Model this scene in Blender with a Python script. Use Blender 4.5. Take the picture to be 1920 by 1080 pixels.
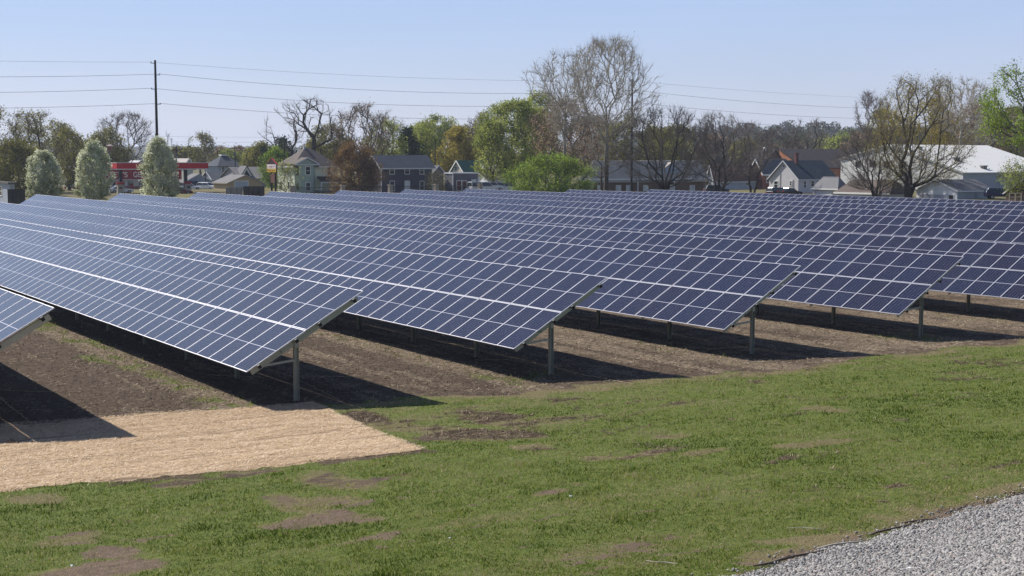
import bpy, math, random
import numpy as np
from mathutils import Vector, Matrix
for o in list(bpy.data.objects): bpy.data.objects.remove(o)
scene = bpy.context.scene
COL = scene.collection
rng = np.random.default_rng(7); random.seed(7)
R = math.radians

# ------------------------------------------------------------------ camera, sky, sun, exposure
F = 2520.4                    # focal length in pixels of the 1920 px wide photograph
PH = 0.0944                   # camera pitch below the horizon
CAMH = 7.17
cam = bpy.data.cameras.new('camera'); cam.sensor_width = 36.0; cam.lens = F/1920*36.0
cam.clip_start = 0.1; cam.clip_end = 20000
camo = bpy.data.objects.new('camera', cam); COL.objects.link(camo)
camo.location = (0, 0, CAMH); camo.rotation_euler = (math.pi/2-PH, 0, 0)
scene.camera = camo
SUN_EL = 43.0
SUN_DIR = Vector((-0.815*math.cos(R(SUN_EL)), 0.579*math.cos(R(SUN_EL)), math.sin(R(SUN_EL))))   # towards the sun
w = bpy.data.worlds.new("World"); scene.world = w; w.use_nodes = True
nt = w.node_tree; bg = nt.nodes['Background']
sky = nt.nodes.new('ShaderNodeTexSky'); sky.sky_type = 'NISHITA'; sky.sun_disc = False
sky.sun_elevation = R(SUN_EL); sky.sun_rotation = math.atan2(SUN_DIR.x, SUN_DIR.y) % (2*math.pi)
sky.altitude = 100; sky.air_density = 1.0; sky.dust_density = 0.25; sky.ozone_density = 5.0
# thin high veil of cirrus haze whitening the low sky
tc = nt.nodes.new('ShaderNodeTexCoord'); sxyz = nt.nodes.new('ShaderNodeSeparateXYZ'); nt.links.new(tc.outputs['Generated'], sxyz.inputs[0])
mr = nt.nodes.new('ShaderNodeMapRange'); mr.interpolation_type = 'SMOOTHSTEP'; nt.links.new(sxyz.outputs[2], mr.inputs[0])
mr.inputs[1].default_value = 0.25; mr.inputs[2].default_value = .62; mr.inputs[3].default_value = .70; mr.inputs[4].default_value = 0.0
mpn = nt.nodes.new('ShaderNodeMapping'); mpn.inputs['Scale'].default_value = (2.2, 2.2, 9); mpn.inputs['Rotation'].default_value = (.15, .1, .4); nt.links.new(tc.outputs['Generated'], mpn.inputs[0])
cn = nt.nodes.new('ShaderNodeTexNoise'); cn.inputs['Scale'].default_value = 1.6; cn.inputs['Detail'].default_value = 5; nt.links.new(mpn.outputs[0], cn.inputs[0])
cm = nt.nodes.new('ShaderNodeMath'); cm.operation = 'MULTIPLY_ADD'; nt.links.new(cn.outputs[0], cm.inputs[0]); cm.inputs[1].default_value = .9; cm.inputs[2].default_value = .56
fm = nt.nodes.new('ShaderNodeMath'); fm.operation = 'MULTIPLY'; fm.use_clamp = True; nt.links.new(mr.outputs[0], fm.inputs[0]); nt.links.new(cm.outputs[0], fm.inputs[1])
tint = nt.nodes.new('ShaderNodeMix'); tint.data_type = 'RGBA'; tint.blend_type = 'MULTIPLY'; tint.inputs[0].default_value = 1
nt.links.new(sky.outputs[0], tint.inputs[6]); tint.inputs[7].default_value = (1.0, .93, 1.02, 1)
veil = nt.nodes.new('ShaderNodeMix'); veil.data_type = 'RGBA'; nt.links.new(fm.outputs[0], veil.inputs[0]); nt.links.new(tint.outputs[2], veil.inputs[6]); 
vr = nt.nodes.new('ShaderNodeMapRange'); vr.interpolation_type = 'SMOOTHSTEP'; nt.links.new(sxyz.outputs[2], vr.inputs[0]); vr.inputs[1].default_value = 0.0; vr.inputs[2].default_value = .13
vc = nt.nodes.new('ShaderNodeMix'); vc.data_type = 'RGBA'; nt.links.new(vr.outputs[0], vc.inputs[0]); vc.inputs[6].default_value = (6.55, 6.8, 8.2, 1); vc.inputs[7].default_value = (4.75, 6.15, 8.9, 1)
nt.links.new(vc.outputs[2], veil.inputs[7])
nt.links.new(veil.outputs[2], bg.inputs[0]); bg.inputs[1].default_value = 0.068
sun = bpy.data.lights.new('sun', 'SUN'); sun.energy = 4.3; sun.angle = R(0.53); sun.color = (1.0, 0.95, 0.87)
suno = bpy.data.objects.new('sun', sun); COL.objects.link(suno)
suno.rotation_euler = (-SUN_DIR).to_track_quat('-Z', 'Y').to_euler(); suno.location = (-60, 40, 80)
scene.view_settings.view_transform = 'Standard'; scene.view_settings.look = 'None'
scene.view_settings.exposure = 0.6; scene.view_settings.gamma = 1.0
scene.render.engine = 'CYCLES'; scene.cycles.max_bounces = 6; scene.cycles.transparent_max_bounces = 6
scene.cycles.volume_bounces = 0

# ------------------------------------------------------------------ the site grid: t runs along the panel rows, d across them
HAZE = 0.00014
A = -0.994
CA, SA = math.cos(A), math.sin(A)
RV = np.array([CA, SA]); NV = np.array([-SA, CA])
D0, PITCH, SL, TILT = 5.4823, 9.1217, 4.3919, 0.5186
T_END, T_FAR = -36.45, -151.7
SLOPE = -0.0024
def to_world(t, d): return CA*t-SA*d, SA*t+CA*d
def to_grid(x, y): return CA*x+SA*y, -SA*x+CA*y
cp, sp = math.cos(PH), math.sin(PH)
def ray(px, py):
    u = (px-960)/F; v = (py-540)/F
    return np.array([u, cp-v*sp, -sp-v*cp])
def wx(px, y, z=4.0): return (px-960)/F*(y*cp-(z-CAMH)*sp)
def wz(py, y):
    r = ray(960, py); return CAMH+y*r[2]/r[1]

# ------------------------------------------------------------------ noise and terrain height
def vnoise(x, y, seed=0):
    xi = np.floor(x).astype(np.int64); yi = np.floor(y).astype(np.int64)
    fx = x-xi; fy = y-yi; fx = fx*fx*(3-2*fx); fy = fy*fy*(3-2*fy)
    def h(a, b):
        n = (a*374761393+b*668265263+seed*1442695041) & 0xffffffff
        n = ((n ^ (n >> 13))*1274126177) & 0xffffffff
        return ((n ^ (n >> 16)) & 0xffff)/65535.0
    return (h(xi, yi)*(1-fx)+h(xi+1, yi)*fx)*(1-fy)+(h(xi, yi+1)*(1-fx)+h(xi+1, yi+1)*fx)*fy
def fbm(x, y, oct=4, seed=0):
    s = 0; a = .5; tot = 0
    for i in range(oct):
        s = s+a*vnoise(x*2**i+17*i, y*2**i-9*i, seed+i); tot += a; a *= .5
    return s/tot
def sstep(a, b, x):
    k = np.clip((x-a)/(b-a), 0, 1); return k*k*(3-2*k)
PT = np.array([-5000, -40, -35.5, -33, -30, -27, -20, -12.2, -11.4, -9, -4, -2, 14, 45, 5000.])
PZ = np.array([0, 0, 0.0, .10, .28, .55, 1.22, 2.05, 2.2, 2.85, 4.6, 5.25, 5.4, 0, 0.])
def height(t, d, rough=True):
    t = np.asarray(t, float); d = np.asarray(d, float)
    z = np.interp(t, PT, PZ)
    z = z*.5+.25*(np.interp(t+.9, PT, PZ)+np.interp(t-.9, PT, PZ))
    z = z + np.clip(-0.0024*(t-T_END), 0, .28)
    z = z + .8*sstep(0, 22, np.maximum(d-113, -154-t))
    if rough:
        near = sstep(-45, -30, t)*sstep(-11, -13, t)
        z = z + near*(.10*(fbm(t/5, d/5, 3, 3)-.5)+.06*(fbm(t*1.3, d*1.3, 3, 5)-.5)+.055*(fbm(t/.42, d/.6, 3, 6)-.5)) + .05*(fbm(t*.9, d*.9, 2, 8)-.5)*sstep(-30, -40, t)
    return z
def gp(px, py):               # where a line of sight of the photo meets the terrain, in grid coordinates
    r = ray(px, py); k = np.linspace(4, 260, 6000)
    x, y, z = r[0]*k, r[1]*k, CAMH+r[2]*k
    t, d = to_grid(x, y); h = height(t, d, False)
    i = int(np.argmax(z < h)); return t[i], d[i]
def gz(x, y):
    t, d = to_grid(x, y); return float(height(t, d, False))

# ------------------------------------------------------------------ tags
def tag(o, label=None, cat=None, group=None, kind=None):
    if label: o['label'] = label
    if cat: o['category'] = cat
    if group: o['group'] = group
    if kind: o['kind'] = kind
    return o
def empty(name, loc, rz=0.0, ry=0.0):
    o = bpy.data.objects.new(name, None); COL.objects.link(o)
    o.location = loc; o.rotation_euler = (0, ry, rz); o.empty_display_size = .3
    return o
def link(name, me, parent=None, mats=()):
    o = bpy.data.objects.new(name, me); COL.objects.link(o)
    for m in mats: me.materials.append(m)
    if parent: o.parent = parent
    return o

# ------------------------------------------------------------------ mesh helpers
def np_mesh(name, V, faces, smooth=False, mat_ids=None, tint=None):
    """faces: list of int arrays (N,3) / (N,4)"""
    me = bpy.data.meshes.new(name)
    V = np.asarray(V, np.float32); me.vertices.add(len(V)); me.vertices.foreach_set('co', V.ravel())
    faces = [np.asarray(f, np.int32) for f in faces if len(f)]
    idx = np.concatenate([f.ravel() for f in faces]); sz = np.concatenate([np.full(len(f), f.shape[1], np.int32) for f in faces])
    me.loops.add(len(idx)); me.loops.foreach_set('vertex_index', idx)
    st = np.concatenate([[0], np.cumsum(sz)[:-1]]).astype(np.int32)
    me.polygons.add(len(sz)); me.polygons.foreach_set('loop_start', st); me.polygons.foreach_set('loop_total', sz)
    if mat_ids is not None: me.polygons.foreach_set('material_index', np.asarray(mat_ids, np.int32))
    if smooth: me.polygons.foreach_set('use_smooth', np.ones(len(sz), bool))
    me.update(calc_edges=True)
    if tint is not None:
        at = me.attributes.new('tint', 'FLOAT', 'FACE'); at.data.foreach_set('value', np.asarray(tint, np.float32))
    return me
class MB:
    def __init__(s): s.v = []; s.f = []; s.m = []
    def add(s, v, f, m=0):
        b = len(s.v); s.v += [tuple(p) for p in v]; s.f += [tuple(i+b for i in q) for q in f]; s.m += [m]*len(f); return s
    def box(s, x0, x1, y0, y1, z0, z1, m=0):
        return s.add([(x0,y0,z0),(x1,y0,z0),(x1,y1,z0),(x0,y1,z0),(x0,y0,z1),(x1,y0,z1),(x1,y1,z1),(x0,y1,z1)],
                     [(0,3,2,1),(4,5,6,7),(0,1,5,4),(1,2,6,5),(2,3,7,6),(3,0,4,7)], m)
    def bar(s, a, b, w, h, up=(0,0,1), m=0):
        a, b = Vector(a), Vector(b); d = (b-a).normalized(); u = Vector(up); x = d.cross(u).normalized(); u = x.cross(d)
        v = [p+x*i*w/2+u*j*h/2 for p in (a, b) for i, j in ((-1,-1),(1,-1),(1,1),(-1,1))]
        return s.add(v, [(0,1,2,3),(7,6,5,4),(0,4,5,1),(1,5,6,2),(2,6,7,3),(3,7,4,0)], m)
    def tube(s, pts, r, n=8, m=0):
        pts = [Vector(p) for p in pts]; rr = r if isinstance(r, (list, tuple)) else [r]*len(pts); vs = []
        for i, p in enumerate(pts):
            d = (pts[min(i+1, len(pts)-1)]-pts[max(i-1, 0)]).normalized()
            x = d.cross(Vector((0,0,1)) if abs(d.z) < .9 else Vector((1,0,0))).normalized(); y = d.cross(x)
            vs += [p+(x*math.cos(k*2*math.pi/n)+y*math.sin(k*2*math.pi/n))*rr[i] for k in range(n)]
        fs = [(i*n+k, i*n+(k+1) % n, (i+1)*n+(k+1) % n, (i+1)*n+k) for i in range(len(pts)-1) for k in range(n)]
        fs += [tuple(range(n))[::-1], tuple(range((len(pts)-1)*n, len(pts)*n))]
        return s.add(vs, fs, m)
    def slab(s, quad, th, m=0):      # a quad (4 points, counter-clockwise from outside) thickened inwards
        q = [Vector(p) for p in quad]; n = (q[1]-q[0]).cross(q[-1]-q[0]).normalized(); k = len(q)
        v = q+[p-n*th for p in q]
        return s.add(v, [tuple(range(k)), tuple(range(2*k-1, k-1, -1))]+[(i, i+k, (i+1) % k+k, (i+1) % k) for i in range(k)], m)
    def mesh(s, name):
        me = bpy.data.meshes.new(name); me.from_pydata(s.v, [], s.f)
        me.polygons.foreach_set('material_index', s.m); me.update(); return me
    def build(s, name, mats, parent=None, bevel=0):
        if not isinstance(mats, (list, tuple)): mats = [mats]
        o = link(name, s.mesh(name), parent, mats)
        if bevel:
            b = o.modifiers.new('bevel', 'BEVEL'); b.width = bevel; b.segments = 2; b.limit_method = 'ANGLE'
        return o

# ------------------------------------------------------------------ materials
class NT:
    def __init__(s, name):
        s.m = bpy.data.materials.new(name); s.m.use_nodes = True; s.t = s.m.node_tree; s.b = s.t.nodes['Principled BSDF']; s.out = s.t.nodes['Material Output']
    def n(s, typ, **kw):
        x = s.t.nodes.new(typ)
        for k, v in kw.items(): setattr(x, k, v)
        return x
    def put(s, sock, v):
        if isinstance(v, bpy.types.NodeSocket): s.t.links.new(v, sock)
        elif v is not None:
            if isinstance(v, (tuple, list)) and len(v) == 3 and sock.type == 'RGBA': v = (*v, 1)
            sock.default_value = v
    def math(s, op, a, b=None, c=None, clamp=False):
        x = s.n('ShaderNodeMath', operation=op, use_clamp=clamp); s.put(x.inputs[0], a)
        if b is not None: s.put(x.inputs[1], b)
        if c is not None: s.put(x.inputs[2], c)
        return x.outputs[0]
    def mix(s, f, a, b, blend='MIX'):
        x = s.n('ShaderNodeMix', data_type='RGBA', blend_type=blend); s.put(x.inputs[0], f); s.put(x.inputs[6], a); s.put(x.inputs[7], b); return x.outputs[2]
    def noise(s, scale, detail=4, rough=.55, vec=None, dim='3D'):
        x = s.n('ShaderNodeTexNoise'); s.put(x.inputs['Scale'], scale); s.put(x.inputs['Detail'], detail); s.put(x.inputs['Roughness'], rough)
        s.put(x.inputs['Vector'], vec if vec is not None else s.obj()); return x.outputs[0]
    def obj(s):
        if not hasattr(s, '_o'): s._o = s.n('ShaderNodeTexCoord')
        return s._o.outputs['Object']
    def uv(s):
        s.obj(); return s._o.outputs['UV']
    def scaled(s, vec, sc):
        x = s.n('ShaderNodeMapping'); s.put(x.inputs['Vector'], vec); x.inputs['Scale'].default_value = sc; return x.outputs[0]
    def attr(s, name):
        x = s.n('ShaderNodeAttribute', attribute_name=name); return x.outputs['Fac']
    def ramp(s, fac, stops):
        x = s.n('ShaderNodeValToRGB'); e = x.color_ramp.elements
        while len(e) < len(stops): e.new(.5)
        for i, (p, c) in enumerate(stops): e[i].position = p; e[i].color = (*c, 1)
        s.put(x.inputs[0], fac); return x.outputs[0]
    def step(s, v, a, b):
        x = s.n('ShaderNodeMapRange', interpolation_type='SMOOTHSTEP'); s.put(x.inputs[0], v); x.inputs[1].default_value = a; x.inputs[2].default_value = b; return x.outputs[0]
    def bump(s, h, strength=.5, dist=.02):
        x = s.n('ShaderNodeBump'); s.put(x.inputs['Height'], h); x.inputs['Strength'].default_value = strength; x.inputs['Distance'].default_value = dist
        s.t.links.new(x.outputs[0], s.b.inputs['Normal'])
    def fin(s, color, rough=.8, metal=0, spec=.3, **kw):
        s.put(s.b.inputs['Base Color'], color); s.put(s.b.inputs['Roughness'], rough); s.put(s.b.inputs['Metallic'], metal); s.put(s.b.inputs['Specular IOR Level'], spec)
        return s.m
MATS = {}
def plain(name, col, rough=.75, var=.16, scale=1.2, metal=0, spec=.3):
    if name in MATS: return MATS[name]
    k = NT(name); a = k.noise(scale, 6, .65); b = k.noise(scale*9, 3)
    f = k.math('ADD', k.math('MULTIPLY', a, .7), k.math('MULTIPLY', b, .3))
    c = k.ramp(f, [(.25, tuple(x*(1-var) for x in col)), (.75, tuple(min(1, x*(1+var)) for x in col))])
    MATS[name] = k.fin(c, rough, metal, spec); return MATS[name]
def siding(name, col, pitch=.2, vertical=False, rough=.7, var=.1):
    if name in MATS: return MATS[name]
    k = NT(name); a = k.noise(1.0, 5, .65)
    sx = k.n('ShaderNodeSeparateXYZ'); k.put(sx.inputs[0], k.obj())
    q = k.math('ADD', sx.outputs[0], sx.outputs[1]) if vertical else sx.outputs[2]
    fr = k.math('FRACT', k.math('DIVIDE', q, pitch))
    ln = k.step(fr, 0.0, .16)
    c = k.ramp(a, [(.25, tuple(x*(1-var) for x in col)), (.75, tuple(min(1, x*(1+var)) for x in col))])
    k.bump(k.math('MULTIPLY', fr, 1.0) if not vertical else ln, .6, .02)
    MATS[name] = k.fin(c, rough); return MATS[name]
def shingle(name, col, var=.22):
    if name in MATS: return MATS[name]
    k = NT(name); a = k.noise(.5, 5, .7); b = k.noise(7, 2, .6, k.scaled(k.obj(), (1, 1, 3)))
    f = k.math('ADD', k.math('MULTIPLY', a, .55), k.math('MULTIPLY', b, .45))
    c = k.ramp(f, [(.3, tuple(x*(1-var) for x in col)), (.7, tuple(x*(1+var) for x in col))])
    k.bump(b, .5, .03)
    MATS[name] = k.fin(c, .9, 0, .2); return MATS[name]
def brick(name, c1, c2, mortar):
    if name in MATS: return MATS[name]
    k = NT(name); x = k.n('ShaderNodeTexBrick'); sx = k.n('ShaderNodeSeparateXYZ'); k.put(sx.inputs[0], k.obj())
    cb = k.n('ShaderNodeCombineXYZ'); k.put(cb.inputs[0], k.math('ADD', sx.outputs[0], sx.outputs[1])); k.put(cb.inputs[1], sx.outputs[2])
    k.put(x.inputs['Vector'], cb.outputs[0]); k.put(x.inputs['Color1'], c1); k.put(x.inputs['Color2'], c2); k.put(x.inputs['Mortar'], mortar)
    x.inputs['Scale'].default_value = 1; x.inputs['Brick Width'].default_value = .3; x.inputs['Row Height'].default_value = .1; x.inputs['Mortar Size'].default_value = .01
    c = k.mix(k.step(k.noise(.6, 4), .3, .7), x.outputs[0], tuple(v*.8 for v in c1)); MATS[name] = k.fin(c, .9); return MATS[name]
def leafmat(name, stops, trans=.45):
    if name in MATS: return MATS[name]
    k = NT(name); c = k.ramp(k.attr('tint'), stops)
    df = k.n('ShaderNodeBsdfDiffuse'); tr = k.n('ShaderNodeBsdfTranslucent'); mx = k.n('ShaderNodeMixShader')
    k.put(df.inputs[0], c); k.put(tr.inputs[0], c); mx.inputs[0].default_value = trans
    k.t.links.new(df.outputs[0], mx.inputs[1]); k.t.links.new(tr.outputs[0], mx.inputs[2]); k.t.links.new(mx.outputs[0], k.out.inputs[0])
    MATS[name] = k.m; return k.m
def glassmat(name='window_glass', col=(.02, .025, .03)):
    if name in MATS: return MATS[name]
    k = NT(name); MATS[name] = k.fin(k.ramp(k.noise(.7, 2), [(.3, col), (.7, tuple(x*2 for x in col))]), .08, 0, .6); return MATS[name]
WHITE = plain('white_paint', (.72, .72, .7), .6, .06)
TRIM = plain('pale_trim', (.6, .61, .62), .6, .08)
STEEL = plain('galvanised_steel', (.34, .35, .31), .5, .14, 3, .35, .5)
ALU = plain('panel_frame_aluminium', (.57, .565, .61), .42, .04, 2, .25, .5)
BLACK = plain('black_rubber', (.012, .012, .013), .7, .2)
GLASS = glassmat()
BARK_DARK = plain('dark_bark', (.052, .042, .034), .95, .3, 3)
BARK_TWIG = plain('twig_bark', (.18, .15, .125), .95, .3, 3)
BARK_GREY = plain('grey_bark', (.115, .095, .075), .95, .3, 3)
k = NT('sycamore_bark'); sx = k.n('ShaderNodeSeparateXYZ'); k.put(sx.inputs[0], k.obj())      # brown flaking bark low down, bare pale bark above
hb_ = k.step(k.math('ADD', sx.outputs[2], k.math('MULTIPLY', k.noise(1.1, 5, .7), 9)), 8, 17)
BARK_PALE = k.fin(k.mix(hb_, k.ramp(k.noise(3, 5), [(.3, (.06, .047, .036)), (.7, (.13, .105, .08))]), k.ramp(k.noise(1.2, 5), [(.3, (.26, .23, .185)), (.7, (.52, .48, .40))])), .9)
# ------------------------------------------------------------------ ground sheet (grid frame: local x = t, local y = d)
def lines(*segs):
    out = []
    for a, b, st in segs: out += list(np.arange(a, b-1e-6, st))
    return out
far = lambda a, b, n: list(a+(b-a)*(np.linspace(0, 1, n)**2.6))
tl = sorted(set(np.round(far(-160, -5200, 40)[::-1]+lines((-160, -42, .85), (-42, -11, .11), (-11, 3, .4))+far(3, 2600, 26), 4)))
dl = sorted(set(np.round(far(-3, -3500, 26)[::-1]+lines((-3, 62, .17), (62, 118, .33))+far(118, 5200, 40), 4)))
T, Dg = np.meshgrid(np.array(tl), np.array(dl), indexing='ij')
Z = height(T, Dg)
toe_t = lambda d: np.interp(d, [0, 16, 23, 29, 37, 45, 70, 130], [-36, -35.6, -34.6, -33.5, -32.9, -33.4, -33.5, -33.5])
GEDGE_D = [-5, 5, 11.08, 12.57, 14.09, 15.9, 18.04, 30]; GEDGE_T = [-11.2, -11.5, -11.9, -12.2, -12.38, -12.68, -12.98, -13.6]
gedge = lambda d: np.interp(d, GEDGE_D, GEDGE_T)
def masks(t, d):
    n1 = fbm(t/2.2, d/2.2, 4, 11); n2 = fbm(t/.8, d/.8, 3, 21); n3 = fbm(t/7, d/7, 3, 31)
    mulch = sstep(.35, -.35, t-toe_t(d)+(n1-.5)*3.4+(n2-.5)*1.2)*sstep(-190, -176, t)*sstep(119, 113, d)*sstep(-30, -20, d)  # mulch mask runs on past the far row ends, darkening the ground there
    st5 = fbm(t/.9, d/9, 3, 97)
    dry = np.clip(.12+.8*(n3-.45)+.6*(n1-.5)+.9*(st5-.5), 0, 1)*.85
    dry = np.maximum(dry, .8*sstep(1.7, .1, np.abs(t-toe_t(d)-.3)+(n1-.5)*3.4+(n2-.5)*1.5))
    dry = np.maximum(dry, 8.5e-1*sstep(.55, .05, np.abs(t-gedge(d)+.3)+(n2-.5)*1.6+(n1-.5)*1.2))
    dry = np.maximum(dry, .62*np.maximum(sstep(-156, -160, t), sstep(117, 121, d)))
    bare = .75*np.maximum(sstep(-157, -161, t), sstep(118, 122, d))*sstep(.42, .6, fbm(t/9, d/9, 3, 91))
    wt = (fbm(t/1.7, d/1.7, 3, 93)-.5)*1.6; wd_ = (fbm(t/1.7, d/1.7, 3, 94)-.5)*2.2; n4 = fbm(t/.33, d/.33, 2, 95)
    for (pt, pd, rt, rd, s) in BARE:
        q = ((t+wt*min(1, rt)-pt)/rt)**2+((d+wd_*min(1, rd)-pd)/rd)**2
        bare = np.maximum(bare, s*sstep(3.0, .1, q+(n1-.5)*1.5))
        dry = np.maximum(dry, .75*sstep(2.2, .5, q+(n1-.5)*1.6))
    n5 = fbm(t/.13, d/.16, 2, 98)
    nz = .62*fbm(t/.75, d/1.5, 4, 99)+.38*n5
    reg = bare+.30*sstep(.5, .66, n3)*(t > toe_t(d))
    bare = sstep(.0, .07, nz-(.69-.27*reg))
    bare = np.maximum(bare, .9*sstep(.0, .1, .42-np.abs(t-straw_edge(d)[1]-.12)-(n2-.5)*.9-(n5-.5)*.5)*(d < 15.2)*sstep(.40, .52, n1))
    bare = np.maximum(bare, .8*sstep(.40, .05, np.abs(t-gedge(d)+.05)+(n2-.5)*.9))
    ph = np.mod(d-D0+2.0, PITCH)-2.0                      # offset across the row behind its low edge
    strip = sstep(1.15, .1, np.abs(ph+.25)+(n1-.5)*1.5+(n2-.5)*.9)
    tan = np.clip(.14+.42*sstep(10, 42, d)+.8*(n1-.5)+.6*(n2-.5)+1.1*(fbm(t/5, d/.32, 3, 96)-.5)+.25*strip, 0, 1)*mulch
    tan = np.maximum(tan, .72*strip*mulch)
    green = strip*sstep(.40, .62, .5*fbm(t/1.1, d/.7, 3, 41)+.5*fbm(t/.35, d/.3, 2, 42))*mulch*(.35+.65*sstep(30, 14, d))
    green = np.maximum(green, .75*mulch*sstep(.56, .7, n1)*sstep(-41, -37, t)*sstep(9.2, 3, np.mod(d-D0, PITCH)+4))
    return mulch, dry, np.clip(bare, 0, 1), tan, green
def straw_edge(d):                 # (lower t, upper t)
    return np.interp(d, [-8, 5, 12.3, 16.6], [-39.5, -38.3, -37.2, -36.3]), np.interp(d, [-8, 5.8, 10, 14.7, 15.5, 16.6], [-29, -28.3, -27.0, -26.2, -29.8, -35.9])
BARE = []
for (px, py, rpx, rpy, s) in [(735, 795, 70, 22, 1), (840, 815, 105, 17, .95), (930, 785, 70, 16, .75), (960, 815, 60, 9, .7), (640, 905, 80, 16, .7), (560, 945, 60, 18, .75), (610, 970, 90, 11, .95), (690, 975, 25, 7, 1), (130, 1010, 70, 12, .9), (215, 1035, 50, 10, .85), (170, 1070, 100, 14, .95), (480, 885, 60, 6, .8), (350, 905, 60, 6, .7),
                              (1210, 853, 120, 4, .85), (1110, 860, 60, 4, .6), (1340, 845, 90, 3, .6), (1490, 838, 50, 4, .55), (1428, 717, 16, 3, .9), (525, 985, 40, 7, .8), (700, 1008, 26, 6, .8), (1030, 925, 30, 4, .6), (1240, 820, 70, 6, .5), (1560, 770, 70, 7, .4), (640, 940, 60, 12, .6), (60, 940, 60, 8, .5), (330, 860+50, 50, 6, .6), (1560, 830, 90, 4, .4), (1000, 840, 60, 5, .5)]:
    t0, d0 = gp(px, py); t1, d1 = gp(px+rpx, py); t2, d2 = gp(px, py-rpy)
    BARE.append((t0, d0, max(.15, math.hypot(t2-t0, d2-d0)*.95), max(.3, abs(d1-d0)), s))
mulch, dry, bare, tan, green = masks(T, Dg)
nT, nD = T.shape
V = np.stack([T, Dg, Z], -1).reshape(-1, 3)
I = np.arange(nT*nD).reshape(nT, nD)
Q = np.stack([I[:-1, :-1], I[1:, :-1], I[1:, 1:], I[:-1, 1:]], -1).reshape(-1, 4)
me = np_mesh('ground', V, [Q], smooth=True)
for nm, arr in (('mulch', mulch), ('dry', dry), ('bare', bare), ('tan', tan), ('green', green)):
    at = me.attributes.new(nm, 'FLOAT', 'POINT'); at.data.foreach_set('value', arr.ravel().astype(np.float32))
k = NT('ground_soil_and_turf')
nf = k.noise(34, 5, .7); nm_ = k.noise(6, 5, .65); nl = k.noise(.9, 4, .6)
g = k.ramp(k.math('ADD', k.math('MULTIPLY', nf, .5), k.math('MULTIPLY', nm_, .5)), [(.3, (.036, .050, .012)), (.5, (.105, .136, .027)), (.72, (.22, .225, .072))])
dryc = k.ramp(nf, [(.3, (.10, .085, .035)), (.7, (.23, .19, .10))])
dirt = k.ramp(k.math('ADD', k.math('MULTIPLY', nf, .6), k.math('MULTIPLY', nm_, .4)), [(.3, (.075, .052, .036)), (.55, (.17, .122, .087)), (.75, (.30, .23, .165))])
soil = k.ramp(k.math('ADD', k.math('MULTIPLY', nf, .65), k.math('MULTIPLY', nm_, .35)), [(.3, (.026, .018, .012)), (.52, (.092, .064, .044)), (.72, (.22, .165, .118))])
straw = k.ramp(k.math('ADD', k.math('MULTIPLY', nf, .6), k.math('MULTIPLY', nm_, .4)), [(.3, (.08, .058, .040)), (.5, (.20, .152, .105)), (.7, (.36, .29, .20))])
brk = k.math('MULTIPLY', k.math('SUBTRACT', k.math('ADD', k.math('MULTIPLY', nf, .5), k.math('MULTIPLY', nm_, .5)), .5), 2.8)
def msk(name, lo=.25, hi=.75): return k.step(k.math('ADD', k.attr(name), brk), lo, hi)
c = k.mix(msk('dry'), g, dryc)
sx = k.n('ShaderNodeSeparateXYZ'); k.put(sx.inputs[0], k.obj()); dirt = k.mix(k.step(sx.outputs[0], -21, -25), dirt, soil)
c = k.mix(msk('bare'), c, dirt)
fld = k.mix(msk('tan'), soil, straw)
fld = k.mix(msk('green', .3, .7), fld, g)
c = k.mix(msk('mulch', .3, .7), c, fld)
k.bump(k.math('ADD', k.math('MULTIPLY', nf, .6), nm_), .9, .06)
ground = link('ground', me, None, [k.fin(c, .95, 0, .15)]); ground.rotation_euler = (0, 0, A)
tag(ground, kind='structure')

# ------------------------------------------------------------------ grass blades (one uncountable mass)
def blades(n, name, rpow=1.15, rmin=11, rmax=60, ang=.5, filt=None, hmul=1.0):
    u = rng.random(n); r = (rmin**(1-rpow)+u*(rmax**(1-rpow)-rmin**(1-rpow)))**(1/(1-rpow))
    th = rng.uniform(-ang, ang, n); x, y = r*np.sin(th), r*np.cos(th)
    t, d = to_grid(x, y)
    mu, dr, ba, ta, gr = masks(t, d)
    keep = filt(t, d, mu, dr, ba, ta, gr)
    t, d, r, dr, ba = t[keep], d[keep], r[keep], dr[keep], ba[keep]; n = len(t)
    z = height(t, d)
    clump = fbm(t/.35, d/.35, 2, 71)
    h = (.013+.030*rng.random(n)**1.5)*(.35+1.1*clump+.9*sstep(.66, .8, fbm(t/.7, d/.7, 2, 73)))*(1+r/60)*hmul*(1-.5*dr); wd = (.004+.008*(r/14))*(.7+.6*rng.random(n))
    a = rng.uniform(0, 2*np.pi, n); lean = rng.normal(0, .6, (n, 2))*h[:, None]
    b0 = np.stack([t-np.cos(a)*wd/2, d-np.sin(a)*wd/2, z-.005], -1); b1 = np.stack([t+np.cos(a)*wd/2, d+np.sin(a)*wd/2, z-.005], -1)
    tip = np.stack([t+lean[:, 0], d+lean[:, 1], z+h], -1)
    Vv = np.stack([b0, b1, tip], 1).reshape(-1, 3); Ff = np.arange(3*n).reshape(n, 3)
    dead = (rng.random(n) < .13)*rng.uniform(.3, .65, n)-(rng.random(n) < .10)*.3
    tint = np.clip(dead+.31+1.15*(fbm(t/1.6, d/1.9, 3, 51)-.5)+.75*(fbm(t/.3, d/.3, 2, 53)-.5)+.22*rng.normal(size=n)+.62*dr, 0, 1)
    me = np_mesh(name, Vv, [Ff], tint=tint)
    o = link(name, me, None, [leafmat('grass_blades', [(0, (.048, .082, .011)), (.3, (.132, .188, .024)), (.55, (.25, .270, .062)), (.78, (.30, .26, .13)), (1, (.44, .36, .22))], .45)])
    o.rotation_euler = (0, 0, A); return o
def in_straw(t, d): return (t < -25.2) & (t > -37.6) & (d < 16.6)
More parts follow.
